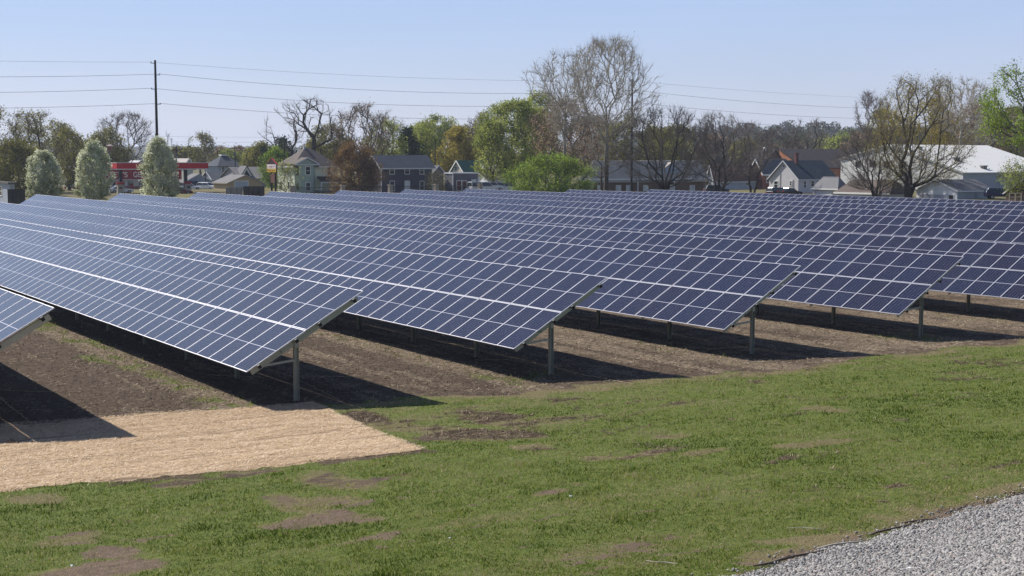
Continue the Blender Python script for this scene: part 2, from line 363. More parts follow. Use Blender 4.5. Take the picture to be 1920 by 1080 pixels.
def f1(t, d, mu, dr, ba, ta, gr): return (mu < rng.random(len(t))*.8) & (ba < rng.random(len(t))**.8*1.3) & (t < gedge(d)+.35-.5*rng.random(len(t))) & ~((t < straw_edge(d)[1]-.05) & (t > -37.2) & (d < 16.2)) & (t > -40)
gb = blades(520000, 'grass', filt=f1); tag(gb, 'short mown green grass with dry tufts covering the embankment slope', 'grass', kind='stuff')
def f2(t, d, mu, dr, ba, ta, gr): return (gr > .18+.55*rng.random(len(t))) & (t > -95) & (t < -33)
wb = blades(160000, 'weeds', rpow=.6, rmin=36, rmax=95, filt=f2, hmul=2.2); tag(wb, 'patchy green weeds along the drip edges of the panel rows', 'weeds', kind='stuff')

# ------------------------------------------------------------------ straw blanket at the foot of the slope
ds = np.arange(-8, 16.75, .11); ss = np.linspace(0, 1, 110)
DS, SS = np.meshgrid(ds, ss, indexing='ij')
lo, hi = straw_edge(DS); rag = .35*(fbm(DS*1.5, SS*0+3.3, 3, 61)-.5)*2
TS = lo+rag*.9+(hi-lo+(.35*(fbm(DS*1.3, SS*0+8, 2, 62)-.5)+.45*(fbm(DS*4.5, SS*0+8, 2, 66)-.5))-rag)*SS
ed = np.minimum(np.minimum(SS, 1-SS)*30, np.clip((16.7-DS)*4, 0, 1))
ZS = height(TS, DS)+.035*np.clip(ed, 0, 1)-.01+.03*(fbm(TS*2.2, DS*2.2, 3, 63)-.4)*np.clip(ed, 0, 1)
Iq = np.arange(DS.size).reshape(DS.shape)
Qs = np.stack([Iq[:-1, :-1], Iq[1:, :-1], Iq[1:, 1:], Iq[:-1, 1:]], -1).reshape(-1, 4)[:, ::-1]
k = NT('straw_matting'); nf = k.noise(30, 5, .75); n2 = k.noise(5, 4, .65); n3 = k.noise(1.2, 3, .6, k.scaled(k.obj(), (2.6, .35, 1)))
q = k.math('ADD', k.math('ADD', k.math('MULTIPLY', nf, .5), k.math('MULTIPLY', n2, .25)), k.math('MULTIPLY', n3, .25))
sx = k.n('ShaderNodeSeparateXYZ'); k.put(sx.inputs[0], k.obj())
sf = k.math('FRACT', k.math('DIVIDE', k.math('ADD', sx.outputs[0], k.math('MULTIPLY', k.math('SINE', k.math('MULTIPLY', sx.outputs[1], .35)), .25)), 1.9))
seamf = k.math('MULTIPLY', k.step(k.math('ABSOLUTE', k.math('SUBTRACT', sf, .474)), .06, .02), k.step(n3, .42, .6))
cc = k.ramp(q, [(.33, (.16, .105, .06)), (.46, (.43, .30, .185)), (.58, (.66, .495, .325)), (.72, (.78, .645, .47))])
cc = k.mix(k.math('MULTIPLY', seamf, .75), cc, (.17, .11, .07))
k.bump(nf, 1.0, .05)
st = link('straw_mulch', np_mesh('straw_mulch', np.stack([TS, DS, ZS], -1).reshape(-1, 3), [Qs], smooth=True), None, [k.fin(cc, .9, 0, .2)])
st.rotation_euler = (0, 0, A); tag(st, 'pale tan straw mulch blanket spread at the foot of the grass slope', 'straw', kind='stuff')
n = 170000
dS = rng.uniform(-3, 16.5, n); sS = rng.random(n)+np.where(rng.random(n) < .06, rng.normal(0, .035, n), 0); lo, hi = straw_edge(dS); tS = lo+(hi-lo)*sS; zS = height(tS, dS)+np.where((sS > 1) | (sS < 0), .02, .035)
ln = .04+.09*rng.random(n); a = np.where(rng.random(n) < .4, rng.normal(math.pi/2, .5, n), rng.uniform(0, 2*math.pi, n)); wd = .0025+.0045*rng.random(n); lift = rng.normal(.0, .012, n)
seam = (np.abs(np.mod(tS+.25*np.sin(dS*.35)+.2*(fbm(dS*.6, dS*0+4, 2, 64)-.5), 1.9)-.9) < .10) & (fbm(dS*.5, tS*.6, 2, 65) > .42); kp = ~seam; tS, dS, zS, ln, a, wd, lift = [q_[kp] for q_ in (tS, dS, zS, ln, a, wd, lift)]; n = len(tS)
dx, dy = np.cos(a), np.sin(a)
Vv = np.stack([np.stack([tS-dy*wd, dS+dx*wd, zS], -1), np.stack([tS+dy*wd, dS-dx*wd, zS], -1), np.stack([tS+dy*wd*.5+dx*ln, dS-dx*wd*.5+dy*ln, zS+lift+.012], -1), np.stack([tS-dy*wd*.5+dx*ln, dS+dx*wd*.5+dy*ln, zS+lift+.012], -1)], 1).reshape(-1, 3)
sm = np_mesh('straw_stalks', Vv, [np.arange(4*n).reshape(n, 4)], tint=rng.random(n))
o = link('straw_stalks', sm, st, [leafmat('straw_stalks', [(0, (.22, .14, .08)), (.35, (.56, .41, .25)), (.75, (.78, .62, .43)), (1, (.88, .76, .62))], .15)]); o['kind'] = 'stuff'

# loose dead straw and chips over the bare soil between the rows
n = 620000
u = rng.random(n); rr_ = (14**.1+u*(95**.1-14**.1))**10; th_ = rng.uniform(-.45, .45, n)
tF, dF = to_grid(rr_*np.sin(th_), rr_*np.cos(th_)); mu_, dr_, ba_, ta_, gr_ = masks(tF, dF)
kp = ((mu_ > .35+.5*rng.random(n)) & (rng.random(n) < .25+.75*ta_) | (ba_ > .4) & (mu_ < .4)) & ~((tF > -37.4) & (dF < 16)); tF, dF, rr_, ta_ = tF[kp], dF[kp], rr_[kp], ta_[kp]; n = len(tF); zF = height(tF, dF)+.012
ln = (.05+.13*rng.random(n))*(.8+rr_/90); a = np.where(rng.random(n) < .6, rng.normal(0, .6, n), rng.uniform(0, math.pi, n)); wd = (.004+.010*rng.random(n))*(rr_/40); dx, dy = np.cos(a), np.sin(a); lift = np.abs(rng.normal(0, .022, n))
Vv = np.stack([np.stack([tF-dy*wd, dF+dx*wd, zF], -1), np.stack([tF+dy*wd, dF-dx*wd, zF], -1), np.stack([tF+dy*wd*.5+dx*ln, dF-dx*wd*.5+dy*ln, zF+lift], -1), np.stack([tF-dy*wd*.5+dx*ln, dF+dx*wd*.5+dy*ln, zF+lift], -1)], 1).reshape(-1, 3)
o = link('dead_straw', np_mesh('dead_straw', Vv, [np.arange(4*n).reshape(n, 4)], tint=np.clip(.2+.5*ta_+.36*rng.normal(size=n), 0, 1)), None, [leafmat('dead_straw', [(0, (.045, .033, .025)), (.3, (.13, .098, .07)), (.65, (.30, .235, .165)), (1, (.50, .41, .30))], .1)]); o.rotation_euler = (0, 0, A)
tag(o, 'loose dead straw and chips strewn on the brown soil between the panel rows', 'dead straw', kind='stuff')

# ------------------------------------------------------------------ gravel crest of the embankment
gt = np.arange(0, 15.5, .12); gd = np.arange(-4, 26, .14)
GT, GD = np.meshgrid(gt, gd, indexing='ij'); G0 = GT; GT = GT+gedge(GD)-.1
GT2 = np.where(G0 < .05, GT+.5*(fbm(GD*1.4, GD*0+2, 3, 81)-.4)*2, GT)
GZ = height(GT2, GD)+.02*sstep(0, .4, G0)-.006+.014*(fbm(GT*4, GD*4, 2, 82)-.5)
Iq = np.arange(GT.size).reshape(GT.shape); Qg = np.stack([Iq[:-1, :-1], Iq[1:, :-1], Iq[1:, 1:], Iq[:-1, 1:]], -1).reshape(-1, 4)
k = NT('gravel_bed'); vo = k.n('ShaderNodeTexVoronoi'); vo.inputs['Scale'].default_value = 20; k.put(vo.inputs['Vector'], k.obj())
cc = k.ramp(vo.outputs['Distance'], [(.05, (.24, .23, .22)), (.6, (.07, .066, .062))]); k.bump(vo.outputs['Distance'], -1.0, .03)
gr = link('gravel', np_mesh('gravel', np.stack([GT2, GD, GZ], -1).reshape(-1, 3), [Qg], smooth=True), None, [k.fin(cc, .9)])
gr.rotation_euler = (0, 0, A); tag(gr, 'grey crushed gravel on the crest of the embankment', 'gravel', kind='stuff')
ico = np.array([(0,0,1),(.89,0,.45),(.28,.85,.45),(-.72,.53,.45),(-.72,-.53,.45),(.28,-.85,.45),(.72,.53,-.45),(-.28,.85,-.45),(-.89,0,-.45),(-.28,-.85,-.45),(.72,-.53,-.45),(0,0,-1)])
icf = np.array([(0,1,2),(0,2,3),(0,3,4),(0,4,5),(0,5,1),(1,6,2),(2,7,3),(3,8,4),(4,9,5),(5,10,1),(6,7,2),(7,8,3),(8,9,4),(9,10,5),(10,6,1),(11,7,6),(11,8,7),(11,9,8),(11,10,9),(11,6,10)])
n = 88000
pd_ = rng.uniform(8.5, 21, n); pt_ = gedge(pd_)+.05+rng.random(n)**1.1*4.8-.55*rng.random(n)**12; pt_ = pt_+.5*(fbm(pd_*1.4, pd_*0+2, 3, 81)-.45)*np.clip(gedge(pd_)+.9-pt_, 0, 1); pz_ = height(pt_, pd_)
sz = (.007+.017*rng.random(n)**1.8)[:, None]*(1+.5*rng.normal(size=(n, 3)).clip(-1, 1)); 
vs = ico[None]*sz[:, None]*(1+.3*rng.normal(size=(n, 12, 1)).clip(-1, 1))
a = rng.uniform(0, 2*np.pi, n); b = rng.normal(0, .5, n)
x, y, z = vs[..., 0], vs[..., 1], vs[..., 2]*.7
y, z = y*np.cos(b)[:, None]-z*np.sin(b)[:, None], y*np.sin(b)[:, None]+z*np.cos(b)[:, None]
x, y = x*np.cos(a)[:, None]-y*np.sin(a)[:, None], x*np.sin(a)[:, None]+y*np.cos(a)[:, None]
vs = np.stack([x+pt_[:, None], y+pd_[:, None], z+(pz_+.02)[:, None]], -1).reshape(-1, 3)
fs = (icf[None]+12*np.arange(n)[:, None, None]).reshape(-1, 3)
tn = np.repeat(rng.random(n), 20)
k = NT('crushed_stone'); cc = k.ramp(k.attr('tint'), [(0, (.13, .123, .115)), (.3, (.25, .238, .225)), (.65, (.35, .335, .32)), (.93, (.46, .44, .42)), (1, (.30, .20, .16))]); k.bump(k.noise(120, 3), .3, .004)
o = link('stones', np_mesh('stones', vs, [fs], tint=tn), gr, [k.fin(k.mix(.25, cc, k.ramp(k.noise(90, 3), [(.3, (.13, .13, .125)), (.7, (.36, .35, .34))])), .85)]); o['kind'] = 'stuff'

# sticks washed up along the gravel edge, and litter
def stick(name, px, py, ln, ang, r, label, cat, m, group=None, bend=.12):
    r *= 1.25
    t0, d0 = gp(px, py); x, y = to_world(t0, d0); z = float(height(t0, d0))
    pts = []
    for i in range(6):
        s = (i/5-.5)*ln; off = bend*ln*(math.sin(i*1.7+px)*.35)
        px_ = x+math.cos(ang)*s-math.sin(ang)*off; py_ = y+math.sin(ang)*s+math.cos(ang)*off
        t_, d_ = to_grid(px_, py_); pts.append((px_-x, py_-y, float(height(t_, d_))-z+r*1.2+.012))
    mb = MB(); mb.tube(pts, [r*.5, r, r*.9, r, r*.7, r*.35], 6)
    mb.tube([pts[2], (pts[2][0]+ln*.12, pts[2][1]+ln*.1, pts[2][2]+.025)], [r*.5, r*.2], 5)
    o = mb.build(name, m); o.location = (x, y, z)
    return tag(o, label, cat, group)
SK = plain('weathered_stick', (.15, .115, .088), .95, .3, 8); SKL = plain('bleached_stick', (.42, .38, .31), .9, .2, 8)
ga = math.atan2(NV[1], NV[0])
stick('stick', 1480, 1052, 1.30, ga+.02, .016, 'long dark stick along the gravel edge, lowest in the photo', 'stick', SK)
stick('stick', 1575, 1026, 0.88, ga-.1, .013, 'thick grey knotted stick lying on the gravel edge', 'stick', SKL)
stick('stick', 1670, 994, 1.05, ga+.08, .014, 'dark forked stick on the gravel edge in the middle of the stick line', 'stick', SK)
stick('stick', 1725, 978, 0.63, ga-.25, .012, 'short dark stick just right of the forked stick', 'stick', SK)
stick('stick', 1800, 955, 0.71, ga+.1, .009, 'thin brown stick in the dead grass beside the gravel', 'stick', SK)
stick('stick', 1512, 991, 0.55, ga-.9, .006, 'pale bleached twig lying in the green grass', 'twig', SKL)
stick('stick', 1905, 930, 0.59, ga+.15, .012, 'dark stick at the right edge of the photo', 'stick', SK)
stick('stick', 1240, 1061, 0.46, ga-1.1, .007, 'pale twig in the grass at the bottom', 'twig', SKL)
def litter(px, py, s, m, label):
    s *= .85 if px > 100 else 1
    t0, d0 = gp(px, py); x, y = to_world(t0, d0)
    mb = MB(); k_ = 9
    v = [(math.cos(i*2*math.pi/k_)*s*random.uniform(.6, 1.1), math.sin(i*2*math.pi/k_)*s*random.uniform(.5, .9), random.uniform(0, .3)*s) for i in range(k_)]
    vt = [(p[0]*.6, p[1]*.6, p[2]+s*random.uniform(.25, .6)) for p in v]
    mb.add(v+vt, [(i, (i+1) % k_, (i+1) % k_+k_, i+k_) for i in range(k_)]+[tuple(range(k_, 2*k_)), tuple(range(k_))[::-1]])
    o = mb.build('litter_scrap', m); o.location = (x, y, float(height(t0, d0))+.005); tag(o, label, 'litter')
litter(1070, 932, .05, WHITE, 'white scrap of litter in the middle of the grass slope')
litter(135, 1060, .04, WHITE, 'white scrap on the bare soil at the bottom left')
litter(844, 1012, .03, WHITE, 'small white scrap in the grass below the straw tip')
litter(1765, 1042, .035, plain('rust_leaf', (.30, .11, .06), .8), 'rusty red leaf lying on the gravel')
litter(1705, 1070, .06, WHITE, 'white crumpled plastic on the gravel at the bottom edge')
litter(20, 831, .16, plain('clod', (.20, .13, .085), .95), 'brown clod of soil lying on the straw near the left edge')
# ------------------------------------------------------------------ solar panel rows
PW, PL, FR, FT = 1.030, 2.178, .0175, .035       # module width, length, visible frame, thickness
def laminate_mat():
    k = NT('solar_cells'); sx = k.n('ShaderNodeSeparateXYZ'); k.put(sx.inputs[0], k.uv()); u, v = sx.outputs[0], sx.outputs[1]
    fu = k.math('FRACT', k.math('MULTIPLY', u, 6)); eu = k.math('ABSOLUTE', k.math('SUBTRACT', fu, .5))
    half = k.math('ABSOLUTE', k.math('SUBTRACT', v, .5))
    hv = k.math('DIVIDE', k.math('SUBTRACT', half, .0055), .4945)
    fv = k.math('FRACT', k.math('MULTIPLY', hv, 12)); ev = k.math('ABSOLUTE', k.math('SUBTRACT', fv, .5))
    gap_u = k.math('GREATER_THAN', eu, .489); gap_v = k.math('GREATER_THAN', ev, .486)
    corner = k.math('GREATER_THAN', k.math('ADD', k.math('MULTIPLY', eu, 1.0), k.math('MULTIPLY', ev, .5)), .715)
    mid = k.math('LESS_THAN', half, .0058)
    bus = k.math('GREATER_THAN', k.math('ABSOLUTE', k.math('SUBTRACT', k.math('FRACT', k.math('MULTIPLY', u, 54)), .5)), .47)
    oi = k.n('ShaderNodeObjectInfo')
    tone = k.math('ADD', k.math('MULTIPLY', oi.outputs['Random'], .6), k.math('MULTIPLY', k.noise(.35, 2), .4))
    cell = k.ramp(tone, [(.1, (.008, .0065, .018)), (.5, (.0095, .0085, .024)), (.9, (.0085, .012, .033))])
    cell = k.mix(k.math('MULTIPLY', bus, .22), cell, (.045, .05, .075))
    white = (.50, .52, .57)
    c = k.mix(k.math('MULTIPLY', gap_v, .22), cell, white)
    c = k.mix(k.math('MULTIPLY', gap_u, .62), c, white)
    c = k.mix(k.math('MULTIPLY', corner, .85), c, white)
    c = k.mix(mid, c, (.50, .50, .55))
    dust = k.noise(1.7, 4, .6)
    c = k.mix(k.math('MULTIPLY', dust, .02), c, (.42, .42, .48))
    m = k.fin(c, .16, 0, .52)
    k.put(k.b.inputs['Roughness'], k.math('ADD', k.math('MULTIPLY', dust, .12), .07))
    k.b.inputs['IOR'].default_value = 1.5; k.b.inputs['Specular Tint'].default_value = (1.0, .92, .92, 1)
    return m
CELLS = laminate_mat()
def panel_meshes():
    x, y = PW/2-FR, PL/2-.024
    me = bpy.data.meshes.new('solar_panel'); me.from_pydata([(-x,-y,-.004),(x,-y,-.004),(x,y,-.004),(-x,y,-.004),(-x,-y,-.012),(x,-y,-.012),(x,y,-.012),(-x,y,-.012)], [], [(0,1,2,3),(7,6,5,4)])
    uv = me.uv_layers.new(name='uv'); co = [(0,0),(1,0),(1,1),(0,1)]*2
    for i, l in enumerate(uv.data): l.uv = co[i]
    me.materials.append(CELLS); me.update()
    mb = MB(); X, Y = PW/2, PL/2
    mb.box(-X, X, -Y, -y, -FT, 0); mb.box(-X, X, y, Y, -FT, 0); mb.box(-X, -x, -y, y, -FT, 0); mb.box(x, X, -y, y, -FT, 0)
    fm = mb.mesh('frame'); fm.materials.append(ALU)
    return me, fm
LAM, FRM = panel_meshes()
NSEC = 22; SECL = 5*1.040+.042
def panel_x(i): s, j = divmod(i, 5); return -(s*SECL+j*1.040+PW/2)
ct, st_ = math.cos(TILT), math.sin(TILT)
ZL = .98
def cs(s, off=0): return (s*ct-off*st_, s*st_+off*ct)     # a point on the slope plane: (across, up) from the low edge
def rowlen(n): return SECL*(n//5)
HB = MB()
def build_row(r, nmod, label, tend):
    d = D0+r*PITCH; x0, y0 = to_world(tend, d); zg = float(np.clip(SLOPE*-1*-(tend-T_END), 0, .28)) if tend < T_END else 0.0
    zg = max(0, -0.0024*(tend-T_END)); zlow = ZL-0.0024*tend-zg
    root = empty('solar_array', (x0, y0, zg), A, .0024)
    tag(root, label, 'solar panels', 'rows of solar panels')
    L = rowlen(nmod)
    # 100 panels that show largest are parts, the rest one part
    cand = []
    for i in range(nmod):
        for j in (0, 1):
            s = PL/2+j*(PL+.024); a, u = cs(s); px = panel_x(i)
            X, Y = to_world(tend+px, d+a); zz = zg+zlow+u; dep = Y*cp-(zz-CAMH)*sp
            inview = dep > 1 and abs(F*X/dep) < 985
            cand.append(((0 if inview else 1), math.hypot(X, Y), i, j, px, a, u))
    cand.sort()
    rest = []
    prng = random.Random(r*77+5)
    for q, (iv, dist, i, j, px, a, u) in enumerate(cand):
        rot = TILT+prng.gauss(0, .0025)
        if q < 100:
            p = link('solar_panel', LAM, root); p.location = (px, a, zlow+u); p.rotation_euler = (rot, prng.gauss(0, .002), 0)
            f = link('frame', FRM, p)
        else: rest.append((px, a, zlow+u, rot))
    if rest:
        mvs, mfs, ids, uvs = [], [], [], []
        lv = np.array([v.co[:] for v in LAM.vertices]); fv = np.array([v.co[:] for v in FRM.vertices]); ff = np.array([p.vertices[:] for p in FRM.polygons])
        b = 0
        for (px, a, u, rot) in rest:
            for vv, fa, mi in ((lv, np.array([(0,1,2,3),(7,6,5,4)]), 0), (fv, ff, 1)):
                c_, s_ = math.cos(rot), math.sin(rot)
                mvs.append(np.stack([vv[:, 0]+px, vv[:, 1]*c_-vv[:, 2]*s_+a, vv[:, 1]*s_+vv[:, 2]*c_+u], -1)); mfs.append(fa+b); ids += [mi]*len(fa); b += len(vv)
                uvs.append(np.array([(0,0),(1,0),(1,1),(0,1)]*2 if mi == 0 else [(0,0)]*(4*len(fa))))
        me = np_mesh('solar_panels', np.concatenate(mvs), [np.concatenate(mfs)], mat_ids=ids)
        ul = me.uv_layers.new(name='uv'); ul.data.foreach_set('uv', np.concatenate(uvs).astype(np.float32).ravel())
        o = link('solar_panels', me, root, [CELLS, ALU]); o['kind'] = 'stuff'
    # purlins: four channels along the row, their ends showing past the last panel
    if 'purlin' not in SHARED or SHARED['purlin'][0] != nmod:
        mb = MB()
        mb.box(-L-.08, .054, -.035, .035, -.003, 0); mb.box(-L-.08, .054, -.035, -.031, -.10, -.003); mb.box(-L-.08, .054, .031, .035, -.10, -.003)
        me = mb.mesh('purlin'); me.materials.append(STEEL); SHARED['purlin'] = (nmod, me)
    if 'cap' not in SHARED:
        mb = MB(); mb.box(.055, .078, -.05, .05, -.115, -.001); me = mb.mesh('end_cap'); me.materials.append(BLACK); SHARED['cap'] = me
    for s in (.40, 1.76, 2.64, 3.96):
        a, u = cs(s, -FT-.002); o = link('purlin', SHARED['purlin'][1], root); o.location = (0, a, zlow+u); o.rotation_euler = (TILT, 0, 0); link('end_cap', SHARED['cap'], o)
    # posts, rafters and braces
    if 'post' not in SHARED:
        pc = 1.72; hz = pc*math.tan(TILT)-.20
        mb = MB(); t_ = .006                                        # C channel
        mb.box(-.05, .05, -.075, -.069, -1.2, hz); mb.box(-.05, -.044, -.069, .075, -1.2, hz); mb.box(-.044, .05, .069, .075, -1.2, hz)
        me = mb.mesh('post'); me.materials.append(STEEL); SHARED['post'] = me
        mb = MB(); mb.box(-.03, .03, .22, 4.22, -.17, 0); mb.box(-.032, .032, .2, .22, -.17, 0)
        me = mb.mesh('rafter'); me.materials.append(STEEL); SHARED['rafter'] = me
        mb = MB(); a, u = cs(.62, -.25); mb.bar((.0, pc-.06, .58*0+hz-.62), (.0, a, u-.02), .06, .06)
        me = mb.mesh('brace'); me.materials.append(STEEL); SHARED['brace'] = me
        bm_ = MB(); bm_.box(.052, .058, -.06, .06, hz-.25, hz-.05); me = bm_.mesh('bracket'); me.materials.append(STEEL); SHARED['bracket'] = me
    np_ = int((L-.4)/4.72)+1
    for i in range(np_):
        x = -.34-i*(L-.68)/(np_-1)
        o = link('post', SHARED['post'], root); o.location = (x, 1.72, zlow)
        b = link('bracket', SHARED['bracket'], o)
        a, u = cs(0, -.137); o = link('rafter', SHARED['rafter'], root); o.location = (x-.004, a, zlow+u); o.rotation_euler = (TILT, 0, 0)
        o = link('brace', SHARED['brace'], root); o.location = (x, 0, zlow)
    # cable hanging below the purlins near the end
    mb = MB(); pts = []
    for i in range(30):
        a, u = cs(1.2+.5*math.sin(i*.9)*.3, -.16-.06*abs(math.sin(i*1.3))); pts.append((-.02-i*.35, a, u))
    mb.tube(pts, .012, 5); o = mb.build('cable', BLACK, root); o.location = (0, 0, zlow)
    return root
SHARED = {}
RL = {0: 'solar panel row at the left edge, only a corner of it showing above the straw',
      1: 'solar panel row with its end post beside the straw, largest row in the photo',
      2: 'second full solar panel row, its end post standing just behind the bare brown patch',
      3: 'solar panel row right of centre, third whose end and post show complete',
      4: 'solar panel row at the right whose end overlaps the row cut by the frame',
      5: 'solar panel row cut off by the right edge with one grey post under it',
      6: 'seventh solar panel row from the front, right behind the row cut by the right edge',
      7: 'eighth solar panel row from the front, far end below the brown leaved tree',
      8: 'ninth solar panel row from the front, far end below the dark purple house',
      9: 'tenth solar panel row from the front, far end below the white garage and cars',
      10: 'second farthest solar panel row, far end below the lime green bush',
      11: 'farthest solar panel row, along the foot of the bare trees and houses'}
ENDS = {0: -36.9, 1: -36.62, 2: -36.38, 3: -36.40, 4: -36.22}
NM = {10: 100, 11: 95}
for r in range(12): build_row(r, NM.get(r, 110), RL[r], ENDS.get(r, -36.3))

# twine lines left on the ground under the rows
TW = plain('pale_twine', (.46, .38, .24), .9, .2, 5)
def twine(pts_px, label):
    pts = []
    P0 = [gp(*p) for p in pts_px]
    for (a, b) in zip(P0[:-1], P0[1:]):
        for i in range(14):
            s = i/14; t_, d_ = a[0]+(b[0]-a[0])*s, a[1]+(b[1]-a[1])*s+.03*math.sin(i*1.9); x, y = to_world(t_, d_); pts.append((x, y, float(height(t_, d_))+.02+.012*math.sin(i*2.3)))
    o_ = Vector(pts[0]); mb = MB(); mb.tube([tuple(Vector(p)-o_) for p in pts], .0075, 5); o = mb.build('twine', TW); o.location = o_
    tag(o, label, 'twine', 'twine lines on the soil')
twine([(0, 747), (20, 765), (57, 792)], 'twine crossing from the shaded soil onto the straw at the left edge')
twine([(0, 685), (70, 687)], 'short twine in the shade under the row at the left edge')
twine([(0, 733), (60, 735), (150, 738)], 'twine across the shaded soil just above the straw')
twine([(487, 686), (545, 706), (600, 733), (640, 752)], 'slanting twine passing the end post nearest the straw')
twine([(390, 704), (505, 709)], 'level twine in the shade left of the nearest end post')
twine([(575, 707), (700, 708)], 'level twine in the shade right of the nearest end post')
twine([(830, 641), (940, 668), (1010, 680)], 'twine behind the second end post on shaded soil')
twine([(1035, 690), (1130, 712), (1190, 722)], 'twine in the shadow right of the second end post')
twine([(890, 676), (960, 676)], 'short level twine left of the second end post')
twine([(1095, 605), (1200, 622), (1290, 620)], 'twine under the third row, left of its end post')
twine([(1280, 650), (1330, 655), (1400, 652)], 'twine in the shade at the foot of the third end post')
# ------------------------------------------------------------------ buildings, set square to the panel rows
class House:
    """near corner at pixel px, distance y; one face runs to the left (sunny, local -y), the other to the right (shaded, local +x)"""
    def __init__(s, name, label, cat, px, y, left, right, eave, ridge, axis, wall, roof, base=None, hip=0.0, rp=.5, ov=.35, left_eave=None, gr=None, flat=False, roofth=.16, foot=1.0):
        s.y = y; s.zc = wz(eave, y); s.X = wx(px, y, s.zc)
        s.Lx = s.ll(left); s.Ly = s.lr(right)
        s.gz0 = gz(s.X, y) if base is None else base
        s.root = empty(name, (s.X, y, s.gz0), A); tag(s.root, label, cat, gr)
        e = s.zc-s.gz0; s.e = e; b = -.3; Lx, Ly = s.Lx, s.Ly
        s.axis = axis
        if flat:
            mb = MB(); mb.box(-Lx, 0, 0, Ly, b, e); s.walls = mb.build('wall', wall, s.root)
            mb = MB(); mb.box(-Lx-ov, ov, -ov, Ly+ov, e+.002, e+.25); s.roof = mb.build('roof', roof, s.root); return
        if axis == 'y':
            yr = y+.838*Lx*rp; zr = wz(ridge, yr)-s.gz0; xr = -Lx*rp; el = e if left_eave is None else wz(left_eave, y+.838*Lx)-s.gz0
            hp = hip*min(Lx*rp, Ly/2)
            mb = MB()
            prof = [(-Lx, b), (0, b), (0, e), (xr, zr), (-Lx, el)] if hip == 0 else [(-Lx, b), (0, b), (0, e), (-Lx, el)]
            if hip == 0 and rp >= .999: prof = [(-Lx, b), (0, b), (0, e), (-Lx, zr)]
            n = len(prof)
            mb.add([(x, 0, z) for x, z in prof]+[(x, Ly, z) for x, z in prof], [tuple(range(n)), tuple(range(2*n-1, n-1, -1))]+[(i, i+n, (i+1) % n+n, (i+1) % n) for i in range(n)])
            s.walls = mb.build('wall', wall, s.root)
            sr = (zr-e)/(-xr); mb = MB(); up = .03
            oy = ov if hip == 0 else 0
            A0, A1 = (ov, -ov, e-sr*ov+up), (ov, Ly+ov, e-sr*ov+up); R0, R1 = (xr, -oy+hp, zr+up), (xr, Ly+oy-hp, zr+up)
            mb.slab([A0, A1, R1, R0], roofth)
            if rp < .999:
                sl = (zr-el)/(Lx+xr); B0, B1 = (-Lx-ov, -ov, el-sl*ov+up), (-Lx-ov, Ly+ov, el-sl*ov+up)
                mb.slab([R0, R1, B1, B0], roofth)
                if hip > 0: mb.slab([B0, A0, R0], roofth); mb.slab([A1, B1, R1], roofth)
            s.roof = mb.build('roof', roof, s.root)
        else:
            yr = y+.545*Ly*rp; zr = wz(ridge, yr)-s.gz0; yl = Ly*rp; hp = hip*min(Ly/2, Lx/2)
            mb = MB()
            prof = [(0, b), (Ly, b), (Ly, e), (yl, zr), (0, e)] if hip == 0 else [(0, b), (Ly, b), (Ly, e), (0, e)]
            n = len(prof)
            mb.add([(0, q, z) for q, z in prof]+[(-Lx, q, z) for q, z in prof], [tuple(range(n)), tuple(range(2*n-1, n-1, -1))]+[(i, i+n, (i+1) % n+n, (i+1) % n) for i in range(n)])
            s.walls = mb.build('wall', wall, s.root)
            sr = (zr-e)/yl; s2 = (zr-e)/(Ly-yl); mb = MB(); up = .03; ox = ov if hip == 0 else 0
            A0, A1 = (-Lx-ov, -ov, e-sr*ov+up), (ov, -ov, e-sr*ov+up); R0, R1 = (-Lx-ox+hp, yl, zr+up), (ox-hp, yl, zr+up)
            B0, B1 = (-Lx-ov, Ly+ov, e-s2*ov+up), (ov, Ly+ov, e-s2*ov+up)
            mb.slab([A0, A1, R1, R0], roofth); mb.slab([B1, B0, R0, R1], roofth)
            if hip > 0: mb.slab([A1, B1, R1], roofth); mb.slab([B0, A0, R0], roofth)
            s.roof = mb.build('roof', roof, s.root)
        s.zr = zr
    def ll(s, px): k = (px-960)/F; return (s.X-k*s.y)/(.545+.838*k)
    def lr(s, px): k = (px-960)/F; return (k*s.y-s.X)/(.838-.545*k)
    def rect(s, face, p0, p1, q0, q1):           # pixel rectangle on a face -> (a0, a1, z0, z1) along that face
        if face == 'r': a0, a1 = s.lr(p0), s.lr(p1); yw = s.y+.545*(a0+a1)/2
        else: a0, a1 = -s.ll(p0), -s.ll(p1); yw = s.y+.838*-(a0+a1)/2
        return a0, a1, wz(q1, yw)-s.gz0, wz(q0, yw)-s.gz0
    def fbox(s, mb, face, a0, a1, z0, z1, d0, d1, m=0):
        if face == 'r': mb.box(d0, d1, a0, a1, z0, z1, m)
        else: mb.box(a0, a1, -d1, -d0, z0, z1, m)
    def window(s, face, p0, p1, q0, q1, frame=None, pane=None, name='window', fr=.11, bars=1):
        a0, a1, z0, z1 = s.rect(face, p0, p1, q0, q1); mb = MB()
        s.fbox(mb, face, a0-fr, a1+fr, z1, z1+fr, 0, .06); s.fbox(mb, face, a0-fr, a1+fr, z0-fr, z0, 0, .09)
        s.fbox(mb, face, a0-fr, a0, z0, z1, 0, .055); s.fbox(mb, face, a1, a1+fr, z0, z1, 0, .055)
        if bars: s.fbox(mb, face, a0, a1, (z0+z1)/2-.03, (z0+z1)/2+.03, .012, .04)
        w_ = mb.build(name, frame or WHITE, s.root)
        mb = MB(); s.fbox(mb, face, a0+.003, a1-.003, z0+.003, z1-.003, .002, .012); mb.build('pane', pane or GLASS, w_)
        return w_
